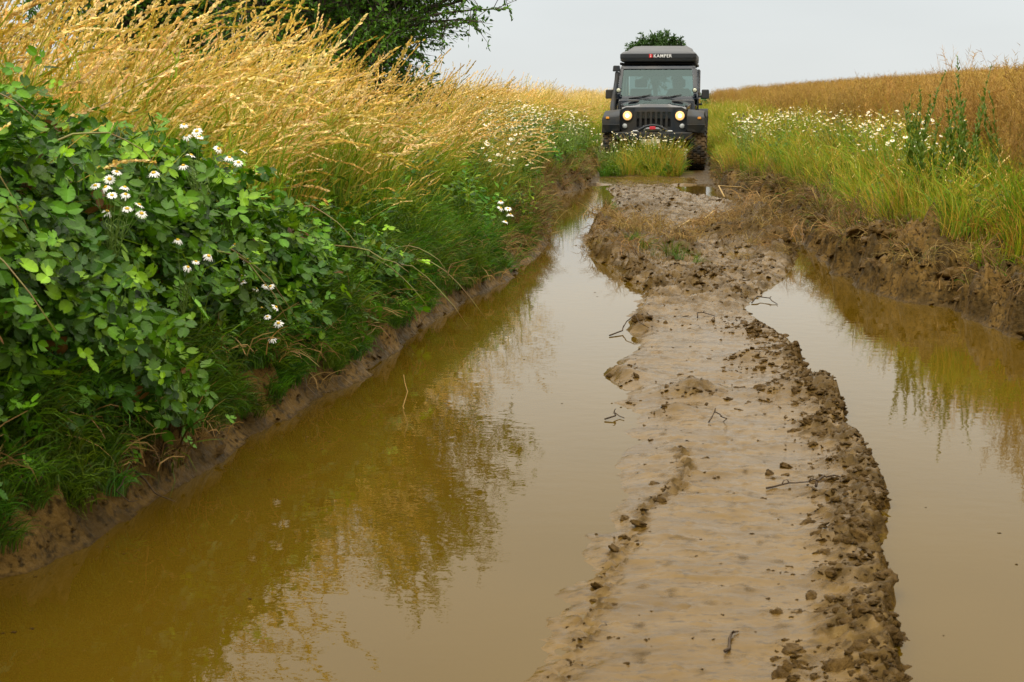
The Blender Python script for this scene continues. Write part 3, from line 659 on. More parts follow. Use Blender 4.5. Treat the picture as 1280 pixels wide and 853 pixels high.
    tent = None; mb = MB(); rings = []
    def oct_(x, y0, y1, z, cch): return [(-x + cch, y0, z), (x - cch, y0, z), (x, y0 + cch, z), (x, y1 - cch, z), (x - cch, y1, z), (-x + cch, y1, z), (-x, y1 - cch, z), (-x, y0 + cch, z)]
    for hx, y0, y1, z, cc in ((.675, 1.66, 3.98, 1.965, .06), (.700, 1.63, 4.02, 1.985, .07), (.705, 1.62, 4.02, 2.10, .07), (.695, 1.64, 4.01, 2.135, .08)): rings.append(oct_(hx, y0, y1, z, cc))
    r = oct_(.64, 1.72, 3.96, 2.17, .12); rings.append(r)
    r = [(x, y, 2.19 if y < 2.4 else 2.275) for x, y, z in oct_(.60, 1.98, 3.92, 0, .16)]; r = [(x * (.97 if y > 2.4 else 1), y, z) for x, y, z in r]; rings.append(r)
    r = [(x, y, z) for x, y, z in oct_(.52, 2.55, 3.80, 2.292, .20)]; rings.append(r)
    loft(mb, rings); tent = mb.build('roof_tent', SHELL, c); bevel(tent, .02, 3)
    mb = MB(); loft(mb, [oct_(.712, 1.608, 4.03, 2.03, .07), oct_(.714, 1.606, 4.032, 2.05, .07), oct_(.712, 1.608, 4.03, 2.115, .07)], 0, True, False); mb.build('tent_band', SHELLD, tent)
    mb = MB()
    for z in (1.995, 2.015): loft(mb, [oct_(.712, 1.612, 4.03, z, .07), oct_(.712, 1.612, 4.03, z + .010, .07)], 0, True, False)
    mb.build('tent_rib', PL, tent)
    cu = bpy.data.curves.new('t', 'FONT'); cu.body = 'KAMPER'; cu.size = .085; cu.extrude = .003; cu.offset = .0012; cu.space_character = 1.12; tmp = bpy.data.objects.new('t', cu); COL.objects.link(tmp)
    dg = bpy.context.evaluated_depsgraph_get(); lm = bpy.data.meshes.new_from_object(tmp.evaluated_get(dg)); bpy.data.objects.remove(tmp)
    lm.materials.clear(); lm.materials.append(mat('logo_white', (.8, .8, .8), .5)); lo = bpy.data.objects.new('lettering', lm); lo.parent = tent; lo.location = (-.085, 1.600, 2.048); lo.rotation_euler = (R(90), 0, 0); COL.objects.link(lo)
    mb = MB(); box(mb, -.165, -.105, 1.594, 1.605, 2.043, 2.112); mb.build('red_mark', mat('logo_red', (.62, .015, .02), .5), tent)
    mb = MB(); box(mb, -.142, -.130, 1.590, 1.5935, 2.052, 2.082); box(mb, -.142, -.130, 1.590, 1.5935, 2.090, 2.102); mb.build('red_mark_letter', bpy.data.materials['logo_white'], tent)
    # snorkel
    mb = MB(); add_tube(mb, [(-.79, 1.02, 1.00), (-.80, 1.12, 1.14), (-.80, 1.26, 1.22), (-.79, 1.36, 1.34), (-.765, 1.50, 1.60), (-.755, 1.56, 1.78)], [.045, .05, .048, .045, .042, .042], 12); box(mb, -.84, -.70, 1.49, 1.62, 1.79, 1.90, 0, .012, .012); bevel(mb.build('snorkel', PL, c), .015)
    # wheels
    def wheel(x, y, steer=0):
        s = 1 if x > 0 else -1; wc = empty('wheel', (x, y, .43), steer); wc.parent = c
        mb = MB(); W = .155; lathe(mb, [(.22, -W * .8), (.30, -W * 1.02), (.385, -W), (.415, -W * .82), (.418, 0), (.415, W * .82), (.385, W), (.30, W * 1.02), (.22, W * .8)], 'x', (0, 0, 0), 48)
        for k in range(30):
            a = 2 * math.pi * k / 30
            for u, off in ((-.105, 0), (-.035, .5), (.035, 0), (.105, .5)):
                q = a + off * 2 * math.pi / 30; ct, st = math.cos(q), math.sin(q); V = []
                for r_ in (.405, .436):
                    for dx, dt in ((-.030, -.028), (.030, -.034), (.030, .022), (-.030, .030)): V.append((u + dx, r_ * ct - dt * st, r_ * st + dt * ct))
                hexa(mb, V)
        for k in range(24):
            a = 2 * math.pi * k / 24; ct, st = math.cos(a), math.sin(a)
            for sx_ in (-1, 1): hexa(mb, [(sx_ * .145, .36 * ct + .02 * st, .36 * st - .02 * ct), (sx_ * .145, .36 * ct - .02 * st, .36 * st + .02 * ct), (sx_ * .168, .36 * ct - .02 * st, .36 * st + .02 * ct), (sx_ * .168, .36 * ct + .02 * st, .36 * st - .02 * ct), (sx_ * .135, .425 * ct + .02 * st, .425 * st - .02 * ct), (sx_ * .135, .425 * ct - .02 * st, .425 * st + .02 * ct), (sx_ * .158, .425 * ct - .02 * st, .425 * st + .02 * ct), (sx_ * .158, .425 * ct + .02 * st, .425 * st - .02 * ct)])
        bevel(mb.build('tyre', TY, wc), .005, 1)
        mb = MB(); lathe(mb, [(.23, -.12), (.225, s * .10), (.20, s * .11), (.19, s * .03), (.06, s * .05), (.002, s * .06)], 'x', (0, 0, 0), 32); mb.build('rim', mat_noise('muddy_rim', (.03, .03, .032), (.10, .06, .025), 7, .5, .8), wc, smooth=True)
    for s in (-1, 1): wheel(s * .765, .72, R(3)); wheel(s * .765, 3.10)
    # inside
    for x in (-.37, .37):
        mb = MB(); box(mb, x - .25, x + .25, 2.05, 2.55, .80, .98, 0, .02, .0); hexa(mb, [(x - .24, 2.42, .95), (x + .24, 2.42, .95), (x + .24, 2.56, .95), (x - .24, 2.56, .95), (x - .2, 2.58, 1.48), (x + .2, 2.58, 1.48), (x + .2, 2.68, 1.48), (x - .2, 2.68, 1.48)]); box(mb, x - .12, x + .12, 2.62, 2.70, 1.50, 1.66); bevel(mb.build('seat', mat_noise('seat_cloth', (.03, .03, .03), (.05, .05, .05), 30, .8), c), .03, 3)
    mb = MB(); box(mb, -.70, .70, 1.50, 1.80, 1.02, 1.27, 0, 0, .03); bevel(mb.build('dashboard', BL, c), .03, 3)
    mb = MB(); Pn = [(.37 + .18 * math.cos(a), 1.93 - .05 * math.sin(a), 1.26 + .17 * math.sin(a)) for a in np.linspace(0, 2 * math.pi, 25)]; add_tube(mb, Pn, .014, 8); add_tube(mb, [(.20, 1.93, 1.26), (.54, 1.93, 1.26)], .014, 6); add_tube(mb, [(.37, 1.93, 1.26), (.37, 1.78, 1.18)], .02, 6); mb.build('steering_wheel', BL, c)
    return c
car = make_car()

def make_driver():
    skin = mat_noise('skin', (.50, .28, .20), (.42, .22, .15), 12, .5); shirt = mat_noise('dark_shirt', (.05, .055, .07), (.035, .04, .05), 20, .8); hair = mat('hair', (.05, .035, .02), .7)
    p = empty('person', (-.055, 25.72, .02), R(-3.0)); tag(p, 'person in a dark top at the wheel behind the windscreen', 'person')
    me = bpy.data.meshes.new('body'); x = .37
    V = [(x, 2.30, 1.02), (x, 2.36, 1.20), (x, 2.38, 1.38), (x, 2.37, 1.49), (x, 2.34, 1.58), (x, 2.33, 1.66)]
    Ed = [(i, i + 1) for i in range(5)]; Rr = [(.17, .13), (.16, .12), (.17, .11), (.055, .055), (.075, .09), (.06, .07)]
    for s in (-1, 1):
        k = len(V); V += [(x + s * .17, 2.36, 1.40), (x + s * .23, 2.22, 1.22), (x + s * .19, 2.02, 1.28), (x + s * .165, 1.95, 1.32)]; Ed += [(2, k), (k, k + 1), (k + 1, k + 2), (k + 2, k + 3)]; Rr += [(.065, .065), (.045, .045), (.032, .032), (.035, .025)]
        k = len(V); V += [(x + s * .10, 2.28, 1.00), (x + s * .12, 1.88, 1.03), (x + s * .11, 1.70, .74), (x + s * .11, 1.60, .70)]; Ed += [(0, k), (k, k + 1), (k + 1, k + 2), (k + 2, k + 3)]; Rr += [(.09, .09), (.065, .065), (.045, .045), (.045, .035)]
    me.from_pydata(V, Ed, []); me.materials.append(shirt); me.materials.append(skin)
    o = bpy.data.objects.new('body', me); COL.objects.link(o); o.modifiers.new('skin', 'SKIN'); sv = me.skin_vertices[0].data
    for i, r in enumerate(Rr): sv[i].radius = r
    sv[0].use_root = True; sb = o.modifiers.new('sub', 'SUBSURF'); sb.levels = 2; sb.render_levels = 2
    dg = bpy.context.evaluated_depsgraph_get(); m2 = bpy.data.meshes.new_from_object(o.evaluated_get(dg)); o.modifiers.clear(); o.data = m2; o.parent = p
    if len(m2.materials) < 2: m2.materials.clear(); m2.materials.append(shirt); m2.materials.append(skin)
    for f in m2.polygons:
        f.use_smooth = True; cz = f.center; f.material_index = 1 if (cz.z > 1.47 or (cz.y < 2.0 and cz.z > 1.2 and abs(cz.x - x) > .12)) else 0
    mb = MB(); box(mb, x - .012, x + .012, 2.235, 2.27, 1.585, 1.62, 0, .004, .01); bevel(mb.build('nose', skin, o), .003); mb = MB(); box(mb, x - .028, x + .028, 2.262, 2.272, 1.545, 1.552); bevel(mb.build('mouth', skin, o), .002)
    for s in (-1, 1): mb = MB(); box(mb, x + s * .03 - .012, x + s * .03 + .012, 2.250, 2.262, 1.622, 1.632); bevel(mb.build('eye', hair, o), .003)
    bm = bmesh.new(); bmesh.ops.create_uvsphere(bm, u_segments=20, v_segments=12, radius=.1); bmesh.ops.delete(bm, geom=[v for v in bm.verts if v.co.z < .015 and v.co.y < .03 or v.co.z < -.05], context='VERTS')
    for v in bm.verts: v.co = Vector((v.co.x * .86 + x, v.co.y * 1.05 + 2.345, v.co.z * 1.0 + 1.635))
    hm = bpy.data.meshes.new('hair'); bm.to_mesh(hm); bm.free(); hm.materials.append(hair); ho = bpy.data.objects.new('hair', hm); ho.parent = o; COL.objects.link(ho); sm = ho.modifiers.new('thick', 'SOLIDIFY'); sm.thickness = .012
make_driver()

# ------------------------------------------------------------------ shrubs and trees
def leaf_cloud(P, Dv, size, cols, rng, wid=.42):
    """diamond leaves at P pointing along Dv"""
    n = len(P); Dv = vnorm(Dv); U = vnorm(rng.normal(0, 1, (n, 3)) + np.array([0, 0, 1.0])); S = vnorm(np.cross(Dv, U)); Nn = np.cross(S, Dv)
    Ls = size * rng.uniform(.6, 1.25, n)[:, None]; Wd = Ls * wid * .5
    V = np.empty((n, 6, 3)); V[:, 0] = P; V[:, 1] = P + Dv * Ls * .35 + S * Wd + Nn * Wd * .3; V[:, 2] = P + Dv * Ls * .72 + S * Wd * .8 + Nn * Wd * .2; V[:, 3] = P + Dv * Ls - Nn * Ls * .1
    V[:, 4] = P + Dv * Ls * .72 - S * Wd * .8 + Nn * Wd * .2; V[:, 5] = P + Dv * Ls * .35 - S * Wd + Nn * Wd * .3
    b = np.arange(n)[:, None] * 6; Fq = np.concatenate([b + np.array([[0, 1, 2, 3]]), b + np.array([[0, 3, 4, 5]])])
    C = np.array(cols)[rng.integers(0, len(cols), n)] * rng.uniform(.75, 1.25, n)[:, None]
    return V.reshape(-1, 3), Fq, np.repeat(C, 6, axis=0)
def tree(name, base, cen, rad, nl, per, leaf, cols, seed, label, cat, sprays=0, trunk_r=.09, group=None, twig_len=.5, spray_dir=(1, -.2, .5)):
    rng = np.random.default_rng(seed); random.seed(seed); b = Vector(base); cen = np.array(cen); rad = np.array(rad)
    root = empty(name, base); tag(root, label, cat, group); mb = MB(); LP = []; LD = []
    for k in range(nl):
        d = vnorm(rng.normal(0, 1, 3)); rr = rng.uniform(.35, 1.0) ** .6; tip = cen + d * rad * rr * (1 + .18 * math.sin(3.1 * k))
        if k < sprays: d = vnorm(np.array(spray_dir) + rng.normal(0, .35, 3)); tip = cen + d * rad * rng.uniform(1.0, 1.22)
        if tip[2] < b.z + .15: tip[2] = b.z + .15 + rng.random() * .3
        st = np.array([0, 0, 0]) + np.array(b) + np.array([0, 0, (cen[2] - b.z) * rng.uniform(.15, .8)])
        mid = (st + tip) / 2 + np.array([0, 0, .12 * np.linalg.norm(tip - st)]) + rng.normal(0, .05, 3) * rad
        ts = np.linspace(0, 1, 7)[:, None]; P = (1 - ts) ** 2 * st + 2 * ts * (1 - ts) * mid + ts ** 2 * tip
        add_tube(mb, [Vector(p - np.array(b)) for p in P], np.linspace(trunk_r * .35, trunk_r * .06, 7), 5)
        m = per; t = rng.uniform(.35, 1.0, m)[:, None] if k >= sprays else rng.uniform(.3, 1, m)[:, None]; q = (1 - t) ** 2 * st + 2 * t * (1 - t) * mid + t ** 2 * tip
        tw = vnorm(rng.normal(0, 1, (max(3, m // 14), 3)) + d * .8); wh = rng.integers(0, len(tw), m); al = rng.uniform(0, 1, m)[:, None]
        tb = rng.uniform(.35, 1.0, len(tw))[:, None]; tb_p = (1 - tb) ** 2 * st + 2 * tb * (1 - tb) * mid + tb ** 2 * tip
        L_ = twig_len * (1.15 - .6 * tb[wh]); q2 = tb_p[wh] + tw[wh] * al * L_ + np.array([0, 0, -.15]) * al ** 2 * L_
        pick = rng.random(m) < (.22 if k >= sprays else .6); Q = np.where(pick[:, None], q, q2)
        LP.append(Q + rng.normal(0, .02 * twig_len, (m, 3))); LD.append(np.where(pick[:, None], vnorm(tip - st), tw[wh]) + rng.normal(0, .7, (m, 3)))
        for j in range(len(tw)): add_tube(mb, [Vector(tb_p[j] - np.array(b)), Vector(tb_p[j] + tw[j] * L_[wh == j][0] if (wh == j).any() else tb_p[j] + tw[j] * .1) - Vector(b)], [trunk_r * .06, trunk_r * .02], 3)
    tk = MB(); h = cen[2] - b.z; add_tube(tk, [(0, 0, -.15), (.02 * h, 0, h * .3), (-.02 * h, .02, h * .65), (.03 * h, 0, h * 1.15)], [trunk_r * 1.3, trunk_r, trunk_r * .7, trunk_r * .3], 9)
    tk.build('trunk', M['bark'], root, smooth=True); mb.build('branches', M['bark'], root)
    V, Fq, C = leaf_cloud(np.concatenate(LP) - np.array(b), np.concatenate(LD), leaf, cols, rng)
    o = bpy.data.objects.new('crown', arrmesh('crown', V, Fq, C, M['tree_leaf'], False)); o.parent = root; COL.objects.link(o); return root
DG = [(.065, .170, .010), (.095, .225, .014), (.130, .280, .018), (.040, .110, .008)]
def sh(x, y): return (x, y, gz(x, y) - .05)
tree('shrub', sh(-3.75, 16.0), (-3.75, 16.0, 2.45), (1.95, 1.5, 2.1), 240, 270, .062, DG, 5, 'large dark green shrub whose leafy sprays reach right into the sky', 'shrub', sprays=34, twig_len=.55)
tree('shrub', sh(-6.1, 17.6), (-6.0, 17.4, 2.9), (2.4, 1.5, 2.4), 190, 250, .065, DG, 6, 'dark shrub mostly hidden behind tall golden grass at the top left', 'shrub', twig_len=.55)
tree('tree', (.45, 200, -.2), (.1, 200, 8.1), (2.9, 3.0, 2.6), 70, 230, .42, [(.035, .085, .014), (.05, .11, .02), (.06, .14, .022)], 8, 'distant round tree showing above the roof tent of the car', 'tree', trunk_r=.3, twig_len=1.8)
tree('tree', (3.2, 201, -.2), (3.2, 201, 8.2), (1.5, 1.6, 1.9), 22, 140, .40, [(.035, .085, .014), (.05, .11, .02)], 9, 'slim distant tree just right of the round one above the roof tent', 'tree', trunk_r=.2, twig_len=1.2)
def hedge():
    rng = np.random.default_rng(3); n = 9000; x = rng.uniform(2.8, 12.5, n); y = rng.uniform(118, 121, n); top = 1.55 + .12 * np.sin(x * 1.9) - .06 * (x - 5); z = rng.uniform(0, 1, n) * top
    V, Fq, C = leaf_cloud(np.stack([x, y, z], 1), rng.normal(0, 1, (n, 3)), .22, [(.04, .12, .03), (.05, .15, .03)], rng)
    o = bpy.data.objects.new('hedge', arrmesh('hedge', V, Fq, C, M['tree_leaf'], False)); COL.objects.link(o); tag(o, 'low green hedge far down the track right of the car mirror', 'hedge')
hedge()

# ------------------------------------------------------------------ grasses
TG = [tall_grass(100 + i, 19, 1.24, .24, .88, 1.25) for i in range(5)] + [tall_grass(115 + i, 7, 1.05, .22, .5, .9, 40, 60) for i in range(3)]
TG2 = [tall_grass(130 + i, 16, .95, .20, .95, .55, 16, 10) for i in range(3)]
def keep_tall(x, y, dl, dr, da, db):
    lo = np.interp(y, [0, 6.5, 8.0, 12, 16, 18, 27, 32], [1.65, 1.3, .6, .38, .45, 1.15, 1.4, .6])
    d = (dl > lo) * np.interp(y, [0, 20, 40, 90], [1, .9, .5, .3]) * np.interp(dl, [1.5, 3.0], [1, .45]) * sst(-.9, .1, fbm(x, y, .9, 2)); return d * sst(lo - .05, lo + .35, dl)
x, y, z = pts_in(3300, -9, -.9, 1.5, 38, keep_tall, 1.35)
n = len(x); front = np.clip(1.15 - .25 * (y < 8), 0, 2)
hs_ = RNG.uniform(.62, 1.32, n) * np.interp((ef(E_L, y) - x), [.4, 1.2, 3, 5], [.80, 1.0, 1.05, 1.05]) * np.where((y < 7.5), np.interp(ef(E_L, y) - x, [3, 5], [1, 1.18]), 1)
hs_ *= np.interp(y, [2, 6.5, 9, 12, 18, 24, 40], [1.20, 1.10, .92, .84, .76, .72, .76])
pk = fbm(x, y, 1.3, 3) + RNG.normal(0, .25, n) + np.interp(ef(E_L, y) - x, [.4, 1.3], [.35, -.25])
scatter('tall_dry_grass', TG, np.stack([x, y, z], 1), rots(n, .16, .6) + np.stack([np.zeros(n), .28 * (ef(E_L, y) - x < 1.5), np.zeros(n)], 1), hs_, np.where(pk > .2, RNG.integers(5, 8, n), RNG.integers(0, 5, n)), 'tall golden seeding grass leaning over the left bank')
x, y, z = pts_in(2600, -28, -.9, 34, 110, lambda x, y, dl, dr, da, db: dl > .3, 1.2); n = len(x)
scatter('far_dry_grass', TG2, np.stack([x, y, z], 1), rots(n, .1, 3), RNG.uniform(.7, 1.0, n) * (1 + y / 200), RNG.integers(0, 3, n), 'golden grass running on behind the flowers to the skyline at left')

GT = [tuft(200 + i, 60, .36, .12, (GREEN2, GREEN, (.12, .22, .006), (.06, .12, .005)), 1.7, None, .0034) for i in range(4)] + [tuft(210 + i, 60, .30, .12, (GREEN, LIME, GOLD2), 1.3) for i in range(2)]
def keep_fringe(x, y, dl, dr, da, db):
    patch = sst(-.25, .25, fbm(x, y, .8, 2)) * .8 + .3
    dep = np.exp(-((y - at_z(650, 335).y) / .5) ** 2)
    return sst(.10, .30, dl) * (dl < np.interp(y, [0, 8, 10, 30], [.6, .7, 1.2, 1.6])) * np.clip(patch + .4 * (y < 9), 0, 1) * (1 - .9 * dep * (dl < .5))
x, y, z = pts_in(9500, -4.2, -.7, 1.8, 32, keep_fringe, 1.35); n = len(x)
rt = rots(n, .15, 3.1)
dlq = ef(E_L, y) - x; scl = RNG.uniform(.5, 1.05, n) * np.interp(y, [6, 9], [.72, 1]) * np.interp(dlq, [.1, .5, 1.2], [.55, .85, 1.25])
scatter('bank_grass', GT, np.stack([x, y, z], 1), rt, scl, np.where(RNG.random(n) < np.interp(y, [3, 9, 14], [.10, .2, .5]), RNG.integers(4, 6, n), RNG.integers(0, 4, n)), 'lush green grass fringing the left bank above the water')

OG = [tuft(280 + i, 70, .27, .11, ((.06, .14, .005), (.10, .20, .006), (.04, .09, .004), GREEN2), 2.3, 0.0, .0032) for i in range(4)]
x, y, z = pts_in(6000, -2.9, -.8, 2.6, 12.5, lambda x, y, dl, dr, da, db: (dl > .05) * (dl < .75) * np.interp(y, [3, 9, 12], [1, 1, .4]) * sst(-.95, -.3, fbm(x, y, .55, 2)) * (1 - np.exp(-((y - at_z(650, 335).y) / .9) ** 2) * (dl < .5)), 1.0); n = len(x)
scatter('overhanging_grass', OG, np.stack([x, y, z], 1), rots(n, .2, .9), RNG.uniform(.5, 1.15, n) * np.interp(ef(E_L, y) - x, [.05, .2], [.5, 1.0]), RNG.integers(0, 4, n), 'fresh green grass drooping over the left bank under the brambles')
def leafy(seed):
    random.seed(seed); mb = MB()
    for i in range(7):
        az = random.uniform(0, 6.28); P = curve((random.uniform(-.08, .08), random.uniform(-.08, .08), -.03), random.uniform(.25, .5), random.uniform(.2, 1.2), az, 7, 1.3)
        ribbon(mb, P, np.linspace(.0032, .0015, 7), jit(GREEN2), jit(GREEN))
        for k in range(16):
            t = random.uniform(.15, 1) * 6; a = int(min(t, 5)); p = P[a] * (1 - (t - a)) + P[a + 1] * (t - a); q = random.uniform(0, 6.28); d = vnorm(np.array([math.cos(q), math.sin(q), random.uniform(-.4, .6)])); sd_ = vnorm(np.cross(d, [0.1, .2, 1])); L_ = random.uniform(.025, .065); up = np.cross(sd_, d)
            c = jit(random.choice(((.06, .15, .005), (.09, .20, .006), (.14, .24, .01), (.04, .10, .005))), .3)
            mb.add([p, p + d * L_ * .4 + sd_ * L_ * .27 + up * L_ * .06, p + d * L_ - up * L_ * .1, p + d * L_ * .4 - sd_ * L_ * .27 + up * L_ * .06], [[0, 1, 2], [0, 2, 3]], 0, c)
    return mb.mesh('leafy_weed', [M['grass']])
LW = [leafy(290 + i) for i in range(5)]
x, y, z = pts_in(9000, -4.5, 5.5, 5, 26, lambda x, y, dl, dr, da, db: (dl > .16) * (dl < 1.3) * .55 * sst(-.25, .25, fbm(x, y, .7, 2)) + (dr > .5) * (dr < 3.2) * (y > 10) * .45 * sst(-.1, .3, fbm(x, y, .8, 2)), 1.2); n = len(x)
scatter('leafy_weeds', LW, np.stack([x, y, z], 1), rots(n, .25, 3.1), RNG.uniform(.55, 1.25, n), RNG.integers(0, 5, n), 'low leafy weeds mixed into the grass of both banks')
# overhanging dead grass and roots
DT = [tuft(230 + i, 44, .26, .10, ((.20, .13, .04), (.30, .20, .06), (.12, .08, .02), GREEN2), 2.3) for i in range(3)]
def keep_hang(x, y, dl, dr, da, db): return ((dl > .08) & (dl < .42)) * np.interp(y, [3, 9, 12, 22, 24], [.05, .12, .9, .7, .1]) + ((dr > .08) & (dr < .6)) * np.interp(y, [6, 9, 11, 14, 22, 25], [.0, .10, .28, .6, .8, .2])
x, y, z = pts_in(9000, -2.6, 3.2, 3, 28, keep_hang, 1.2); n = len(x); left = x < 0; rt = rots(n, .2, 1.0)
rt[:, 1] += np.where(left, .75, -.75) * RNG.uniform(.4, 1.2, n)
scatter('hanging_dead_grass', DT, np.stack([x, y, z], 1), rt, RNG.uniform(.6, 1.15, n), RNG.integers(0, 3, n), 'brown dead grass and roots hanging down both banks')
LT = [litter(240 + i) for i in range(4)]
def keep_lit(x, y, dl, dr, da, db):
    pz = sum(np.exp(-((x - at_z(px, py).x) / (rx * 1.1)) ** 2 - ((y - at_z(px, py).y) / (ry * 1.1)) ** 2) * (h > .05) for px, py, h, rx, ry in PILES)
    return np.clip(((da > .02) & (db > .02)) * np.clip(pz, 0, 1) * .8 + ((dr > .10) & (dr < 2.6)) * .34 * sst(-.3, .3, fbm(x, y, .5, 2)) * (y < 22) + ((dl > .03) & (dl < .28)) * .42, 0, 1)
x, y, z = pts_in(6500, -2.6, 5.0, 3, 24, keep_lit, 1.2); n = len(x)
scatter('straw_litter', LT, np.stack([x, y, z], 1), rots(n, .2, 3.1), RNG.uniform(.5, 1.2, n), RNG.integers(0, 4, n), 'matted straw and roots churned into the mud heaps and right bank')

gs = [(800, 298), (785, 305), (838, 316), (850, 320), (818, 314), (765, 258), (772, 262), (858, 314), (805, 308), (870, 322)]
gp_ = np.array([at_z(px, py, .1)[:2] for px, py in gs]); zz_ = ground(gp_[:, 0], gp_[:, 1])
scatter('heap_grass', GT, np.column_stack([gp_, zz_]), rots(len(gs), .4, 3), RNG.uniform(.3, .5, len(gs)), RNG.integers(0, 4, len(gs)), 'scraps of green grass torn up onto the left mud heap')
# right verge
VG = [tuft(260 + i, 60, .55, .18, (LIME, GREEN, GOLD2, GOLD2, GREEN2), 1.1, None, .0036) for i in range(3)] + [tall_grass(266, 6, .75, .2, .25, .6, 8, 50)]; VD = [tuft(270 + i, 70, .26, .18, (GOLD2, (.34, .20, .03), LIME, GREEN), 2.2, None, .0034) for i in range(3)]
def keep_verge(x, y, dl, dr, da, db): return (dr > np.interp(y, [6, 10, 12, 18, 30], [.9, .55, .34, .2, .08])) * (dr < 3.6) * np.interp(y, [6, 9, 12, 60], [.3, .85, 1, .8])
x, y, z = pts_in(7000, .9, 6.5, 6, 60, keep_verge, 1.6); n = len(x); dr_ = x - ef(E_R, y)
scatter('verge_grass', VG, np.stack([x, y, z], 1), rots(n, .12, 3.1), RNG.uniform(.6, 1.2, n) * np.interp(dr_, [0.1, .8, 2], [.55, 1, 1.15]) * np.interp(y, [8, 10, 14, 30], [.55, .75, 1, 1]), RNG.integers(0, 4, n), 'yellow green grass on the verge right of the track')
def keep_mat(x, y, dl, dr, da, db): return (dr > np.interp(y, [6, 9, 11, 18, 30], [.8, .75, .45, .25, .1])) * (dr < 3.2) * np.interp(y, [5, 16, 22, 30], [.8, .8, .4, 0]) * np.interp(dr, [.4, 1.1], [.35, 1]) * sst(-.5, .2, fbm(x, y, .6, 2))
x, y, z = pts_in(3200, .9, 6.0, 6, 26, keep_mat, 1.2); n = len(x)
scatter('flattened_grass', VD, np.stack([x, y, z], 1), rots(n, .25, 3.1), RNG.uniform(.6, 1.2, n), RNG.integers(0, 3, n), 'flattened yellowing grass on top of the right bank')
# grass crown between the wheel ruts in front of the car
def keep_mid(x, y, dl, dr, da, db): return (da > -.12) * (db > .0) * sst(23.4, 24.6, y) * np.interp(y, [23, 40], [1, .6])
x, y, z = pts_in(1500, -1.1, .65, 23, 45, keep_mid, 1.8); k = ~((y > 24.9) & (y < 30.2) & (np.abs(x + .05) > .55)); x, y, z = x[k], y[k], z[k]; n = len(x)
scatter('track_grass', VG[:1] + VD[:1] + GT[:1] + LW[:1], np.stack([x, y, z], 1), rots(n, .12, 3.1), np.interp(y, [23.4, 24.6, 25.5, 26, 30], [.4, .95, 1.25, .6, .5]) * RNG.uniform(.8, 1.2, n), RNG.integers(0, 4, n), 'green grass growing between the ruts in front of the car')

CR = [crop(300 + i) for i in range(5)]
def keep_crop(x, y, dl, dr, da, db): return (x > 2.45 + .02 * y + .6 * fbm(x, y, 1.6, 3)) * np.interp(y, [5, 35, 60, 120], [1, .9, .45, .3])
xa_, ya_, za_ = pts_in(4200, 2.5, 13, 5, 42, keep_crop, 1.0); xb_, yb_, zb_ = pts_in(6500, 3, 42, 30, 125, keep_crop, 1.1)
x = np.concatenate([xa_, xb_]); y = np.concatenate([ya_, yb_]); z = np.concatenate([za_, zb_]); n = len(x)
scatter('ripe_crop', CR, np.stack([x, y, z], 1), rots(n, .06, 3.1), RNG.uniform(.82, 1.06, n) * (1 + np.clip(y - 40, 0, 80) / 300), RNG.integers(0, 5, n), 'ripe brown crop standing across the rising field at right')

# clods and crumbs of mud
CL = [clod_mesh(i) for i in range(6)]
def keep_clod(x, y, dl, dr, da, db):
    cd = polydist(x, y, CREV); on = (da > -.02) & (db > -.05)
    p = on * (.02 + .35 * sst(.25, .7, fbm(x, y, .16, 3)) + .95 * sst(.30, .02, db + .1 * fbm(x, y, .2, 3)) * (y < 8) + .15 * np.exp(-(cd / .03) ** 2) + .7 * sst(8, 11, y) * sst(24, 20, y) * sst(-.2, .4, fbm(x, y, .3, 2)) + .25 * sst(.2, .5, fbm(x, y, .2, 2)))
    return np.clip(p + ((dr > -.02) & (dr < 1.2)) * .45 * (y < 24) + ((dl > -.02) & (dl < .25)) * .35, 0, 1)
x, y, z = pts_in(42000, -2.2, 3.4, 2.8, 24, keep_clod, 1.35); n = len(x)
sz = np.clip(RNG.lognormal(-5.15, .5, n), .002, .022) * np.interp(y, [3, 10, 20], [.7, 1.5, 1.9]) * np.where((x > ef(E_R, y)) | (x < ef(E_L, y)), 1.7, 1.0)
sc3 = np.stack([sz * RNG.uniform(.8, 1.6, n), sz * RNG.uniform(.6, 1.3, n), sz * RNG.uniform(.3, .8, n)], 1)
def keep_big(x, y, dl, dr, da, db):
    pz = sum(np.exp(-((x - at_z(px, py).x) / (rx * 1.3)) ** 2 - ((y - at_z(px, py).y) / (ry * 1.2)) ** 2) * (h > .05) for px, py, h, rx, ry in PILES)
    return np.clip(((da > .02) & (db > .02)) * np.clip(pz, 0, 1) * .5 + ((dr > .02) & (dr < 1.5)) * .62 * sst(-.5, .1, fbm(x, y, .45, 2)) * np.interp(y, [6, 17, 20], [1, 1, .1]), 0, 1)
xb2, yb2, zb2 = pts_in(5200, -1.0, 4.2, 6.5, 20, keep_big, 1.0); nb2 = len(xb2)
sb2 = np.clip(RNG.lognormal(-3.55, .5, nb2), .010, .075) * np.where(xb2 > ef(E_R, yb2), 1.25, .75)
x = np.concatenate([x, xb2]); y = np.concatenate([y, yb2]); z = np.concatenate([z, zb2]); n += nb2
sc3 = np.concatenate([sc3, np.stack([sb2 * RNG.uniform(.8, 1.4, nb2), sb2, sb2 * RNG.uniform(.6, 1.1, nb2)], 1)])
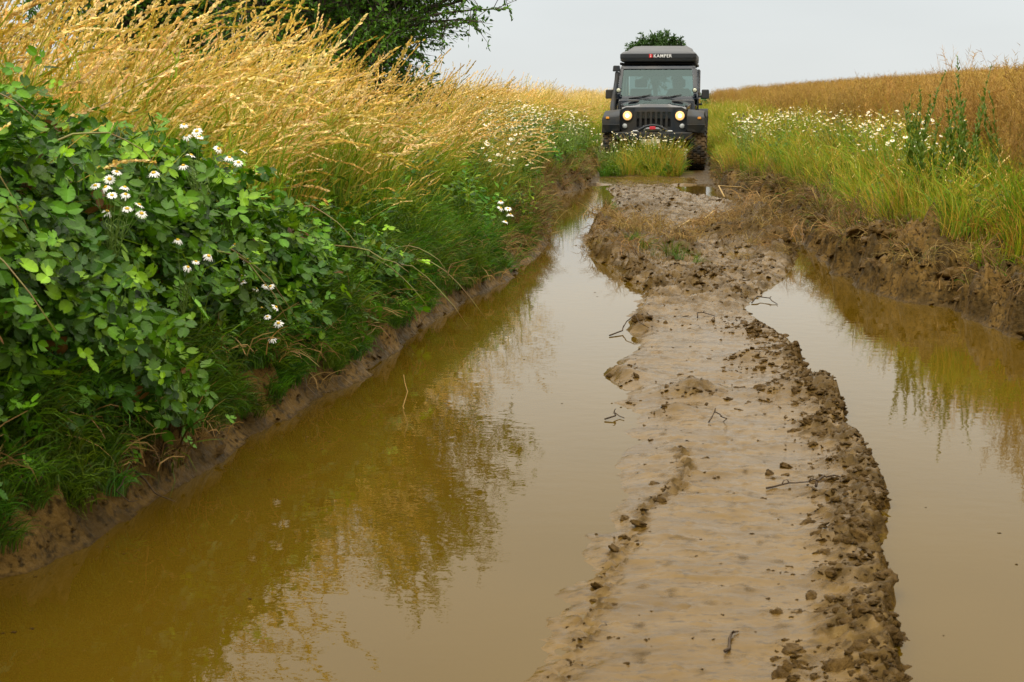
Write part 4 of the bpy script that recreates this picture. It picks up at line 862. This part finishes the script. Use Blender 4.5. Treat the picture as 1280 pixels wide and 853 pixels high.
def keep_rim(x, y, dl, dr, da, db):
    cd = polydist(x, y, CREV); r = sst(.30, .04, db + .14 * fbm(x, y, .22, 4, .6)) * (db > -.03)
    sp_ = sum(np.exp(-((x - at_z(px, py).x) / (rx * .9)) ** 2 - ((y - at_z(px, py).y) / (ry * .9)) ** 2) for px, py, h, rx, ry in PILES if h < .055) * sst(-.1, .3, fbm(x, y, .09, 3)) * .8 * ((da > 0) & (db > 0))
    return np.clip(sp_ + r * (y < 8.4) * sst(-.35, .15, fbm(x, y, .10, 3)) + .28 * np.exp(-(cd / .03) ** 2) * sst(-.1, .3, fbm(x, y, .09, 2)) * (da > 0), 0, 1)
xr2, yr2, zr2 = pts_in(90000, -.6, 1.1, 2.8, 13, keep_rim, 1.0); nr2 = len(xr2); sr2 = np.clip(RNG.lognormal(-5.25, .75, nr2), .0015, .028) * np.interp(yr2, [6, 12], [1, 1.5])
x = np.concatenate([x, xr2]); y = np.concatenate([y, yr2]); z = np.concatenate([z, zr2]); n += nr2
sc3 = np.concatenate([sc3, np.stack([sr2 * RNG.uniform(.8, 1.4, nr2), sr2, sr2 * RNG.uniform(.5, 1.0, nr2)], 1)])
z = z - sc3[:, 2] * .45
scatter('mud_clods', CL, np.stack([x, y, z], 1), rots(n, .3, 3.1), sc3, RNG.integers(0, 6, n), 'crumbs and clods of wet brown mud')
def keep_float(x, y, dl, dr, da, db): return ((dl < -.02) & (da < -.05)) * (.15 + .85 * (dl > -.35)) + ((dr < -.02) & (db < -.05)) * (.15 + .85 * (dr > -.35))
x, y, z = pts_in(1500, -2.0, 2.6, 3, 21, keep_float, 1.1); n = len(x)
FB = [litter(250 + i, 2) for i in range(3)]
sF = RNG.uniform(.08, .35, n); scatter('floating_debris', CL[:3] + FB, np.stack([x, y, np.full(n, .001)], 1), rots(n, .02, 3.1), np.where((np.arange(n) % 3 > 0)[:, None], np.stack([sF * .02, sF * .014, sF * .004], 1), np.stack([sF, sF, sF * .08], 1)), np.where(np.arange(n) % 3 > 0, RNG.integers(0, 3, n), RNG.integers(3, 6, n)), 'specks and seeds floating on the muddy water')

# ------------------------------------------------------------------ bramble thicket on the near left bank
def bramble():
    rng = np.random.default_rng(21); root = empty('bramble_bush', (-2.3, 5.2, gz(-2.3, 5.2) - .03)); o0 = np.array(root.location)
    tag(root, 'sprawling dark green bramble thicket covering the near left bank', 'bramble')
    # cross-section of the mound, by fraction of its own height, from the foot of the track side to the back
    SD = np.array([.17, .13, .20, .38, .72, 1.3, 2.3]); SZ = np.array([.0, .30, .58, .82, .97, 1.0, .93])
    def surf(y, s):
        d = np.interp(s, np.linspace(0, 1, 7) ** 1.0, SD); zf = np.interp(s, np.linspace(0, 1, 7), SZ)
        top = btop(y); low = np.interp(y, [2, 7, 9.2], [1, .9, .8]); x = ef(E_L, y) - d * low; z = .16 + (top - .16) * zf
        return x, z
    n = 15500; y = 1.9 + 6.4 * rng.random(n) ** .9; s = rng.random(n) ** .85
    x, z = surf(y, s); bn = .15 * fbm(x * 1.1, y + z, .55, 4, .6); x2, z2 = surf(y, np.clip(s + .02, 0, 1)); tx, tz = x2 - x + 1e-6, z2 - z
    nx_, nz_ = tz, -tx; ln = np.hypot(nx_, nz_) + 1e-6; nx_, nz_ = nx_ / ln, nz_ / ln
    dep = -np.abs(rng.normal(0, .15, n)) + bn + .05 + (rng.random(n) < .10) * rng.uniform(0, .17, n)
    P = np.stack([x + nx_ * dep, y + rng.normal(0, .02, n), z + nz_ * dep], 1)
    keep = (P[:, 2] > ground(P[:, 0], P[:, 1]) + .03); P = P[keep]; nx_, nz_ = nx_[keep], nz_[keep]; n = len(P)
    Nn = vnorm(np.stack([nx_ * .7, np.full(n, -.25), nz_ * .6 + .55], 1) + rng.normal(0, .62, (n, 3)))
    D = vnorm(np.cross(Nn, rng.normal(0, 1, (n, 3)))); D = vnorm(D + np.array([.25, -.1, -.35])); D = vnorm(D - Nn * (D * Nn).sum(1)[:, None])
    pal = np.array([(.050, .135, .004), (.080, .195, .004), (.026, .080, .004), (.135, .260, .006), (.050, .105, .006), (.16, .30, .008)])
    ci = rng.choice(6, n, p=[.25, .25, .2, .14, .1, .06]); Cc = pal[ci] * rng.uniform(.55, 1.6, n)[:, None]; br = rng.random(n) < .013; Cc[br] = (.17, .08, .02)
    L0 = rng.uniform(.030, .072, n) * np.where(ci == 5, .7, 1)
    half = [(.14, .05), (.27, .16), (.31, .25), (.36, .38), (.342, .47), (.328, .58), (.27, .67), (.212, .77), (.115, .87)]
    TV = [(0, 0, 0), (0, .30, -.035), (0, .60, -.04), (0, 1.0, -.12)] + [(x_, y_, .06 - .10 * (y_ - .4) ** 2 + .02 * (i % 2)) for i, (x_, y_) in enumerate(half)] + [(-x_, y_, .06 - .10 * (y_ - .4) ** 2 + .02 * (i % 2)) for i, (x_, y_) in enumerate(half)]
    TV = np.array(TV); NT = len(TV)
    TF = np.array([[0, 4, 5, 1], [1, 5, 6, 7], [1, 7, 8, 2], [2, 8, 9, 10], [2, 10, 11, 12], [2, 12, 3, 3]] + [[0, 1, 14, 13], [1, 16, 15, 14], [1, 2, 17, 16], [2, 19, 18, 17], [2, 21, 20, 19], [2, 3, 3, 21]])
    VV = []; FF = []; CC = []; k0 = 0
    S = np.cross(D, Nn)
    for ang, sc, off in ((0, 1.0, .10), (1.25, .85, .0), (-1.25, .85, .0)):
        d = D * math.cos(ang) + S * math.sin(ang); s_ = np.cross(d, Nn); tw = rng.normal(0, .18, n)[:, None]; nn = vnorm(Nn + s_ * tw + d * rng.normal(0, .15, n)[:, None]); s_ = np.cross(d, nn); Lx = (L0 * sc)[:, None, None]
        b = P + D * (L0 * .30)[:, None] * (ang == 0) + D * L0[:, None] * off
        V = b[:, None] + Lx * (s_[:, None] * TV[None, :, :1] * 1.0 + d[:, None] * TV[None, :, 1:2] + nn[:, None] * TV[None, :, 2:])
        VV.append(V.reshape(-1, 3)); FF.append((np.arange(n)[:, None, None] * NT + TF[None]).reshape(-1, 4) + k0); k0 += n * NT
        c = Cc[:, None] * rng.uniform(.9, 1.1, (n, 1, 1)) * np.ones((1, NT, 1)); c[:, :4] *= 1.3; c[:, 4:] *= .9; CC.append(c.reshape(-1, 3))
    me = arrmesh('leaves', np.concatenate(VV) - o0, np.concatenate(FF), np.concatenate(CC), M['leaf'], False)
    me.validate(); o = bpy.data.objects.new('leaves', me); o.parent = root; COL.objects.link(o)
    # arching canes, some with pale young tips
    random.seed(4); ca = mat_noise('cane', (.20, .22, .045), (.17, .09, .03), 9, .5)
    for i in range(46):
        y0 = random.uniform(2.6, 8.3); s0 = random.uniform(.25, .95); x0, z0 = surf(np.array([y0]), np.array([s0])); x0, z0 = float(x0[0]), float(z0[0])
        az = random.gauss(-.5, .7); L_ = random.uniform(.5, 1.2); rise = random.uniform(.02, .14); dn = random.uniform(.15, .75) if s0 < .7 else random.uniform(.0, .3)
        P_ = []
        for t in np.linspace(0, 1, 9):
            P_.append((x0 - .10 + L_ * t * math.cos(az) * .55 - o0[0], y0 + L_ * t * math.sin(az) * .8 - o0[1], z0 + rise * math.sin(t * 2.2) * 1.4 - dn * t * t * .6 + random.gauss(0, .006) - o0[2]))
        mb = MB(); add_tube(mb, P_, np.linspace(.0050, .0015, 9), 5); mb.build('cane', ca, root, smooth=True)
bramble()
x, y, z = pts_in(900, -5.0, -1.4, 2.6, 9.2, lambda x, y, dl, dr, da, db: (dl > .5) * (dl < 2.2) * .22 * (y < 8.8), 1.0); n = len(x)
scatter('bramble_grass', TG[5:] + VG[:2], np.stack([x, y, z + .25], 1), rots(n, .2, .8), RNG.uniform(.6, 1.0, n), RNG.integers(0, 5, n), 'green grass blades growing up through the bramble thicket')
# shaded stems and litter under the bramble skirt
x, y, z = pts_in(450, -3.0, -1.0, 3.0, 9.0, lambda x, y, dl, dr, da, db: (dl > .12) & (dl < .40)); n = len(x)
rt = rots(n, .25, 1.5); rt[:, 1] += .5
scatter('bank_root_litter', LT + DT[:1], np.stack([x, y, z + .01], 1), rt, RNG.uniform(.5, 1.0, n), RNG.integers(0, 5, n), 'brown roots and dead stems under the bramble skirt')

# ------------------------------------------------------------------ daisies
def head_geo(mb_p, mb_c, p, n_, r, npet=13, droop=.15):
    p = np.array(p, float); n_ = vnorm(np.array(n_, float)); a = vnorm(np.cross(n_, [.3, .9, .1])); b = np.cross(n_, a)
    for k in range(npet):
        q = 2 * math.pi * (k + random.uniform(-.2, .2)) / npet; d = a * math.cos(q) + b * math.sin(q); s = np.cross(n_, d); l = r * random.uniform(.9, 1.08); dr = droop * random.uniform(.5, 1.6)
        mb_p.add([p + d * r * .28, p + d * r * .6 + s * r * .17 - n_ * r * dr * .2, p + d * l - n_ * r * dr + s * r * .07, p + d * l - n_ * r * dr - s * r * .07, p + d * r * .6 - s * r * .17 - n_ * r * dr * .2], [[0, 1, 2, 3, 4]])
    n = 10; rings = []
    for rr, h in ((.34, -.02), (.34, .08), (.24, .18), (.08, .24)): rings.append([tuple(p + (a * math.cos(2 * math.pi * k / n) + b * math.sin(2 * math.pi * k / n)) * r * rr + n_ * r * h) for k in range(n)])
    loft(mb_c, rings)
STEM = mat('daisy_stem', (.13, .22, .03), .5)
def daisy_plant(heads, Y, r, label, base_off=(-.12, .10), dz=.5, jy=.10):
    pts = [np.array(at_y(px, py, Y + random.uniform(-jy, jy))) for px, py in heads]; c = np.mean(pts, axis=0); base = np.array([c[0] + base_off[0], c[1] + base_off[1], max(gz(c[0] + base_off[0], c[1] + base_off[1]), c[2] - dz)])
    root = empty('daisy_plant', tuple(base)); tag(root, label, 'daisy'); mb = MB(); fork = base + (c - base) * .45
    add_tube(mb, [(0, 0, 0), tuple((fork - base) * .5 + np.array([.01, 0, .02])), tuple(fork - base)], .0026, 5)
    for p in pts:
        q = p - base; m = (fork - base) * .5 + q * .5 + np.array([0, 0, .03 * random.random()]) * 1; m[:2] = (fork - base)[:2] * .6 + q[:2] * .4
        add_tube(mb, [tuple(fork - base), tuple(m), tuple(q - np.array([0, 0, .002]))], .0013, 4)
        for k in range(3):
            t = random.random(); w_ = (fork - base) * (1 - t) + m * t
            for j in range(4): ribbon(mb, curve(w_, .05, 1.0, random.uniform(0, 6.28), 4), [.0012] * 4, (1, 1, 1), (1, 1, 1))
    mb.build('stems', STEM, root)
    for p in pts:
        nn = np.array([random.gauss(.25, .35), random.gauss(-.35, .3), 1]); mp_ = MB(); mc = MB(); head_geo(mp_, mc, p - base, nn, r * random.uniform(.85, 1.1), droop=random.uniform(.1, .6))
        f = mp_.build('flower', M['petal'], root); mc.build('flower_centre', M['disc'], f, smooth=True)
random.seed(12)
daisy_plant([(119, 232), (137, 224), (146, 215), (132, 234), (140, 244), (156, 234), (157, 243), (134, 264), (159, 261), (174, 256), (177, 267), (192, 216)], 4.5, .019, 'daisy cluster of a dozen white heads amid the bramble leaves at far left')
daisy_plant([(233, 170), (249, 171), (273, 186), (305, 189), (287, 197), (298, 203), (239, 194), (230, 156), (229, 207), (246, 164)], 5.35, .021, 'daisy cluster where the brambles meet the golden grass, highest of the near ones')
daisy_plant([(235, 334), (261, 320), (245, 327), (222, 300)], 4.95, .018, 'daisy with three or four heads alone in the middle of the brambles')
daisy_plant([(309, 325), (294, 306), (302, 346), (320, 361), (338, 358), (327, 385), (345, 384), (334, 396), (348, 404), (340, 423), (303, 353), (332, 357)], 5.6, .019, 'daisy string trailing down the bramble edge towards the water')
daisy_plant([(626, 260), (635, 261), (632, 277), (626, 252), (638, 268)], 10.6, .028, 'small daisy clump hanging from the left bank under the leaning golden grass')
daisy_plant([(418, 286), (425, 289), (412, 284)], 7.6, .02, 'pair of half closed daisies on green grass beyond the brambles')

# ------------------------------------------------------------------ mayweed plants, one object each
PETM = mat('mayweed_petal', (.68, .66, .52), .6)
FOL = mat('mayweed_green', (.14, .21, .022), .6)
def mayweed(seed, h, nf, spread):
    random.seed(seed); mb = MB(); pm = MB(); 
    for i in range(nf):
        az = random.uniform(0, 6.28); r = spread * math.sqrt(random.random()); hh = h * random.uniform(.55, 1.05); top = np.array([r * math.cos(az), r * math.sin(az), hh]); b = np.array([r * .15 * math.cos(az), r * .15 * math.sin(az), -.03])
        P = np.array([b, b * .5 + top * .3 + [0, 0, .12 * h], b * .2 + top * .8 - [0, 0, .02], top]); ribbon(mb, P, [.003, .0028, .002, .0016], (1, 1, 1), (1, 1, 1))
        for k in range(9):
            j = random.random(); p = P[1] * (1 - j) + P[2] * j if j < .7 else P[0] * .3 + P[1] * .7; ribbon(mb, curve(p, random.uniform(.04, .10), random.uniform(.3, 1.4), random.uniform(0, 6.28), 4), [.0035, .004, .003, .001], (1, 1, 1), (1, 1, 1))
        head_geo(pm, pm, (0, 0, 0), (0, 0, 1), 1) if False else None
        n_ = vnorm(np.array([random.gauss(.1, .4), random.gauss(-.25, .4), 1])); a = vnorm(np.cross(n_, [.3, .9, .1])); bb = np.cross(n_, a); R_ = random.uniform(.013, .020)
        ring = [top + (a * math.cos(q) + bb * math.sin(q)) * R_ * (1 if k % 2 else .72) - n_ * R_ * .2 for k, q in enumerate(np.linspace(0, 2 * math.pi, 17)[:-1])]
        mb.add([top] + ring, [[0, 1 + k, 1 + (k + 1) % 16] for k in range(16)], 1)
        ring = [top + (a * math.cos(q) + bb * math.sin(q)) * R_ * .36 + n_ * R_ * .05 for q in np.linspace(0, 2 * math.pi, 7)[:-1]]; mb.add([top + n_ * R_ * .4] + ring, [[0, 1 + k, 1 + (k + 1) % 6] for k in range(6)], 2)
    return mb.mesh('mayweed_plant', [FOL, PETM, M['disc']])
MW = [mayweed(400 + i, .62, 19, .22) for i in range(5)]
def put_mayweed(P, label, group, smin=.8, smax=1.15):
    for i, (x, y) in enumerate(P):
        o = bpy.data.objects.new('mayweed_plant', MW[i % 5]); COL.objects.link(o); o.location = (x, y, gz(x, y) - .01); s = random.uniform(smin, smax); o.scale = (s, s, s); o.rotation_euler = (random.gauss(0, .08), random.gauss(.08, .08), random.uniform(0, 6.28)); tag(o, label, 'mayweed', group)
random.seed(77)
PL_ = []
while len(PL_) < 140:
    y = random.uniform(12.5, 27.5); d = random.uniform(.2, 2.3) if y > 17 else random.uniform(.35, 1.4)
    if random.random() < (.35 if y < 16 else 1): PL_.append((ef(E_L, y) - d, y))
put_mayweed(PL_, 'bushy mayweed with small white flowers on the left bank near the car', 'mayweeds on the left bank', .8, 1.2)
PR = []
while len(PR) < 90:
    y = random.uniform(12.0, 30); d = random.uniform(.7, 2.4) if y < 20 else random.uniform(.25, 2.4)
    if fbm(np.array([y * .9]), np.array([d * 1.3]), 1.6, 2)[0] > -.25: PR.append((ef(E_R, y) + d, y))
put_mayweed(PR, 'mayweed with small white flowers on the grassy verge right of the track', 'mayweeds on the right verge', .95, 1.3)
put_mayweed([(-.52, 24.9), (-.35, 25.2), (-.2, 25.1), (.05, 25.25), (.2, 25.2), (-.68, 24.6), (-.8, 24.3), (.32, 25.2), (-.05, 24.9), (-.6, 25.1), (.12, 25.3), (-.28, 25.3)], 'mayweed flowering between the ruts against the bumper of the car', 'mayweeds before the bumper', 1.0, 1.2)

# ------------------------------------------------------------------ tall green weeds at right
def weed(x, y, h, seed, label):
    random.seed(seed); root = empty('tall_weed', (x, y, gz(x, y) - .02)); tag(root, label, 'weed', None); mb = MB(); lf = MB()
    for k in range(6):
        az = random.uniform(0, 6.28); r = random.uniform(0, .12); hh = h * random.uniform(.7, 1.02); P = curve((r * math.cos(az), r * math.sin(az), 0), hh, random.uniform(.02, .42), az, 9, 1, .012); add_tube(mb, [tuple(p) for p in P], np.linspace(.006, .002, 9), 5)
        for j in range(80):
            t = random.uniform(.08, 1) ** .8 * 8; a = int(min(t, 7)); p = P[a] * (1 - (t - a)) + P[a + 1] * (t - a); L_ = .14 * (1.15 - t / 9) * random.uniform(.6, 1.1); Q = curve(p, L_, random.uniform(.5, 1.3), random.uniform(0, 6.28), 4, .8, .002); Q[:, 2] = p[2] + (Q[:, 2] - p[2]) * .8
            ribbon(lf, Q, np.array([.25, 1, .8, .1]) * L_ * .13, jit((.075, .135, .010)), jit((.13, .20, .015)))
    mb.build('stem', STEM, root); lf.build('leaves', M['tree_leaf'], root)
for i, (px, Y, h, lb) in enumerate([(1155, 14.2, 1.02, 'leftmost stalk'), (1172, 13.6, .86, 'short stalk second from left'), (1205, 13.8, 1.10, 'tallest dark stalk'), (1198, 13.2, .8, 'low leafy stalk before the tallest one'), (1238, 14.0, .98, 'rightmost stalk'), (1222, 13.0, .62, 'lowest stalk, front right')]):
    Y -= 2.0; p = at_y(px, 150, Y); weed(p.x + (px - 1190) * .003, Y, h * 1.15, 500 + i, 'tall green weed against brown crop, ' + lb)

# ------------------------------------------------------------------ single sticks, stalks and twigs
def stick(name, label, cat, pts, r, m, forks=(), zoff=.006, seed=0):
    """pts: (x, y, height above the ground) in metres"""
    random.seed(seed); P = [Vector((x, y, max(gz(x, y), 0) + h + zoff)) for x, y, h in pts]; o0 = P[0].copy(); Q = []
    if m is T: r *= .6; P = [P[0] + (p - P[0]) * .72 for p in P]; forks = [(i, dx * .4, dy * .4, dz * .3) for i, dx, dy, dz in forks]
    for a, b in zip(P[:-1], P[1:]): Q += [a, (a + b) / 2 + Vector((random.gauss(0, 1), random.gauss(0, 1), random.gauss(0, .5))) * (b - a).length * .14]
    Q.append(P[-1]); mb = MB(); add_tube(mb, [q - o0 for q in Q], np.linspace(r, r * .45, len(Q)), 6)
    for i, dx, dy, dz in forks: q = Q[min(i, len(Q) - 1)] - o0; add_tube(mb, [q, q + Vector((dx, dy, dz)) * .55 + Vector((0, 0, .006)), q + Vector((dx, dy, dz))], [r * .7, r * .5, r * .25], 5)
    o = mb.build(name, m, None, smooth=True, loc=tuple(o0)); tag(o, label, cat); return o
def gp(px, py): p = at_z(px, py, .04); return p.x, p.y
def line(pxs, hs): return [(*gp(*p), h) for p, h in zip(pxs, hs)]
T = M['twig']
stick('twig', 'dark bent twig on the mud shelf jutting into the left water', 'twig', line([(762, 412), (785, 404), (806, 400), (832, 406)], [.0, .015, .03, .0]), .007, T, [(2, .02, .03, .05)], seed=1)
stick('twig', 'small forked dark twig beside the left water, on the flat slick mud', 'twig', line([(756, 514), (772, 508), (790, 512)], [.0, .02, .0]), .006, T, [(1, -.03, .0, .03), (2, .02, .02, .04)], seed=2)
stick('twig', 'arched dark twig standing up in the middle of the mud ridge', 'twig', line([(886, 524), (896, 520), (906, 528), (912, 522)], [.0, .045, .05, .0]), .006, T, [(2, .01, .0, .05), (4, .02, .01, -.02)], seed=3)
stick('twig', 'long thin twig lying across the mud near the crumbling right edge', 'twig', line([(958, 604), (985, 602), (1008, 601), (1040, 604), (1064, 606)], [.0, .01, .005, .02, .0]), .006, T, [(2, .03, .03, .04), (5, .03, .0, .035), (3, -.03, .03, .02)], seed=4)
stick('twig', 'curled dark twig at the crumbling right edge of the ridge', 'twig', line([(1020, 606), (1034, 598), (1052, 600), (1062, 608)], [.0, .02, .015, .0]), .008, T, seed=5)
stick('twig', 'short dark twig lying near the bottom of the picture on slick mud', 'twig', line([(906, 808), (914, 792), (922, 780), (930, 778)], [.0, .004, .008, .0]), .007, T, [(3, .02, -.01, .01)], seed=6)
stick('twig', 'tiny dark twig on the mud at the foot of the left clod heap', 'twig', line([(800, 402), (812, 398), (824, 402)], [.01, .03, .0]), .006, T, seed=7)
stick('twig', 'thin twig on wet mud close to the right water', 'twig', line([(940, 372), (955, 366), (975, 371), (985, 375)], [.0, .02, .01, .0]), .008, T, [(3, .03, 0, .03)], seed=8)
stick('twig', 'dark splinter standing in the wet mud beyond the arched twig', 'twig', line([(872, 398), (882, 392), (894, 402)], [.0, .03, .0]), .007, T, [(2, .02, 0, .03)], seed=9)
stick('straw_stalk', 'long pale straw stalk sticking out of the big clod heap', 'straw', line([(836, 300), (862, 292), (892, 284), (915, 276)], [.01, .08, .14, .10]), .011, M['reed'], [(3, .2, .3, .05)], zoff=.02, seed=10)
stick('straw_stalk', 'pale straw curving over the top of the big clod heap', 'straw', line([(905, 262), (925, 255), (945, 252), (955, 262)], [.10, .16, .14, .04]), .009, M['reed'], zoff=.03, seed=11)
stick('grass_stalk', 'thin yellow grass stalk standing in the left water', 'stalk', [(at_z(512, 512).x, at_z(512, 512).y, -.05), (at_y(508, 490, at_z(512, 512).y).x, at_z(512, 512).y + .03, .07), (at_y(502, 470, at_z(512, 512).y).x, at_z(512, 512).y + .05, .14)], .0028, M['reed'], zoff=0, seed=12)
stick('fallen_stick', 'dark stick reaching from the near left bank into the water', 'stick', [(*gp(165, 618), .05), (*gp(205, 622), .015), (*gp(242, 628), -.01)], .006, T, seed=13)
stick('fallen_stick', 'thin dark root hanging off the near left bank to the waterline', 'stick', [(*gp(138, 612), .08), (*gp(160, 640), .03), (*gp(172, 655), -.01), (*gp(188, 652), -.012)], .005, T, seed=14)
stick('fallen_stick', 'bare stick leaning down the bank beneath the bramble edge', 'stick', [(at_y(360, 470, 6.2).x, 6.2, .12), (*gp(392, 508), .03), (*gp(410, 526), -.01)], .006, T, seed=15)
stick('fallen_stick', 'brown stem drooping from the green bank into the water mid left', 'stick', [(at_y(435, 430, 7.2).x, 7.2, .14), (*gp(465, 470), .02), (*gp(476, 482), -.01)], .006, T, seed=16)
def air(label, name, cat, pxs, Y, r, m, forks, dY=0.0, seed=0):
    P = [at_y(px, py, Y + dY * i) for i, (px, py) in enumerate(pxs)]; o0 = P[0].copy(); mb = MB(); Q = []
    random.seed(seed)
    for a, b in zip(P[:-1], P[1:]): Q += [a, (a + b) / 2 + Vector((0, random.gauss(0, .01), random.gauss(0, .003)))]
    Q.append(P[-1]); add_tube(mb, [q - o0 for q in Q], np.linspace(r, r * .3, len(Q)), 6)
    for fk in forks:
        F_ = [at_y(px, py, Y + .02) for px, py in fk]; add_tube(mb, [q - o0 for q in F_], np.linspace(r * .5, r * .15, len(F_)), 5)
    o = mb.build(name, m, None, smooth=True, loc=tuple(o0)); tag(o, label, cat); return o
BR = mat_noise('bare_branch', (.34, .27, .12), (.22, .16, .06), 30, .6)
air('bare pale branch forking across the brambles at the left edge', 'dead_branch', 'branch', [(-60, 252), (0, 242), (50, 234), (105, 226), (135, 221)], 4.75, .0050, BR, [[(50, 234), (75, 222), (100, 200)], [(70, 230), (95, 235), (120, 240)], [(20, 240), (55, 252), (80, 254), (112, 246)], [(90, 228), (110, 222), (128, 226)]], seed=1)
air('straight dry stem slanting above the daisies where grass meets brambles', 'dry_stem', 'stem', [(115, 137), (150, 119), (185, 100), (215, 85)], 5.6, .0035, BR, [], .15, seed=2)
def dock():
    random.seed(9); root = empty('dock_stalk', tuple(at_y(322, 300, 6.3))); o0 = root.location; tag(root, 'rust red seed stalk leaning among leaves below the upper daisies', 'dock'); P = [at_y(px, py, 6.3) - o0 for px, py in [(322, 300), (318, 285), (308, 262), (295, 240), (278, 224)]]
    mb = MB(); add_tube(mb, P, .003, 5); mb.build('stem', M['bark'], root); mb = MB()
    for k in range(260):
        t = random.uniform(.15, 1) * 4; a = int(min(t, 3)); p = np.array(P[a].lerp(P[a + 1], t - a)) + RNG.normal(0, .008, 3); d = vnorm(RNG.normal(0, 1, 3)); s = vnorm(np.cross(d, [.2, .4, .9])); mb.add([p - d * .005, p + s * .003, p + d * .005, p - s * .003], [[0, 1, 2, 3]], 0, jit((.17, .045, .022)))
    mb.build('seed_head', M['straw'], root)
dock()
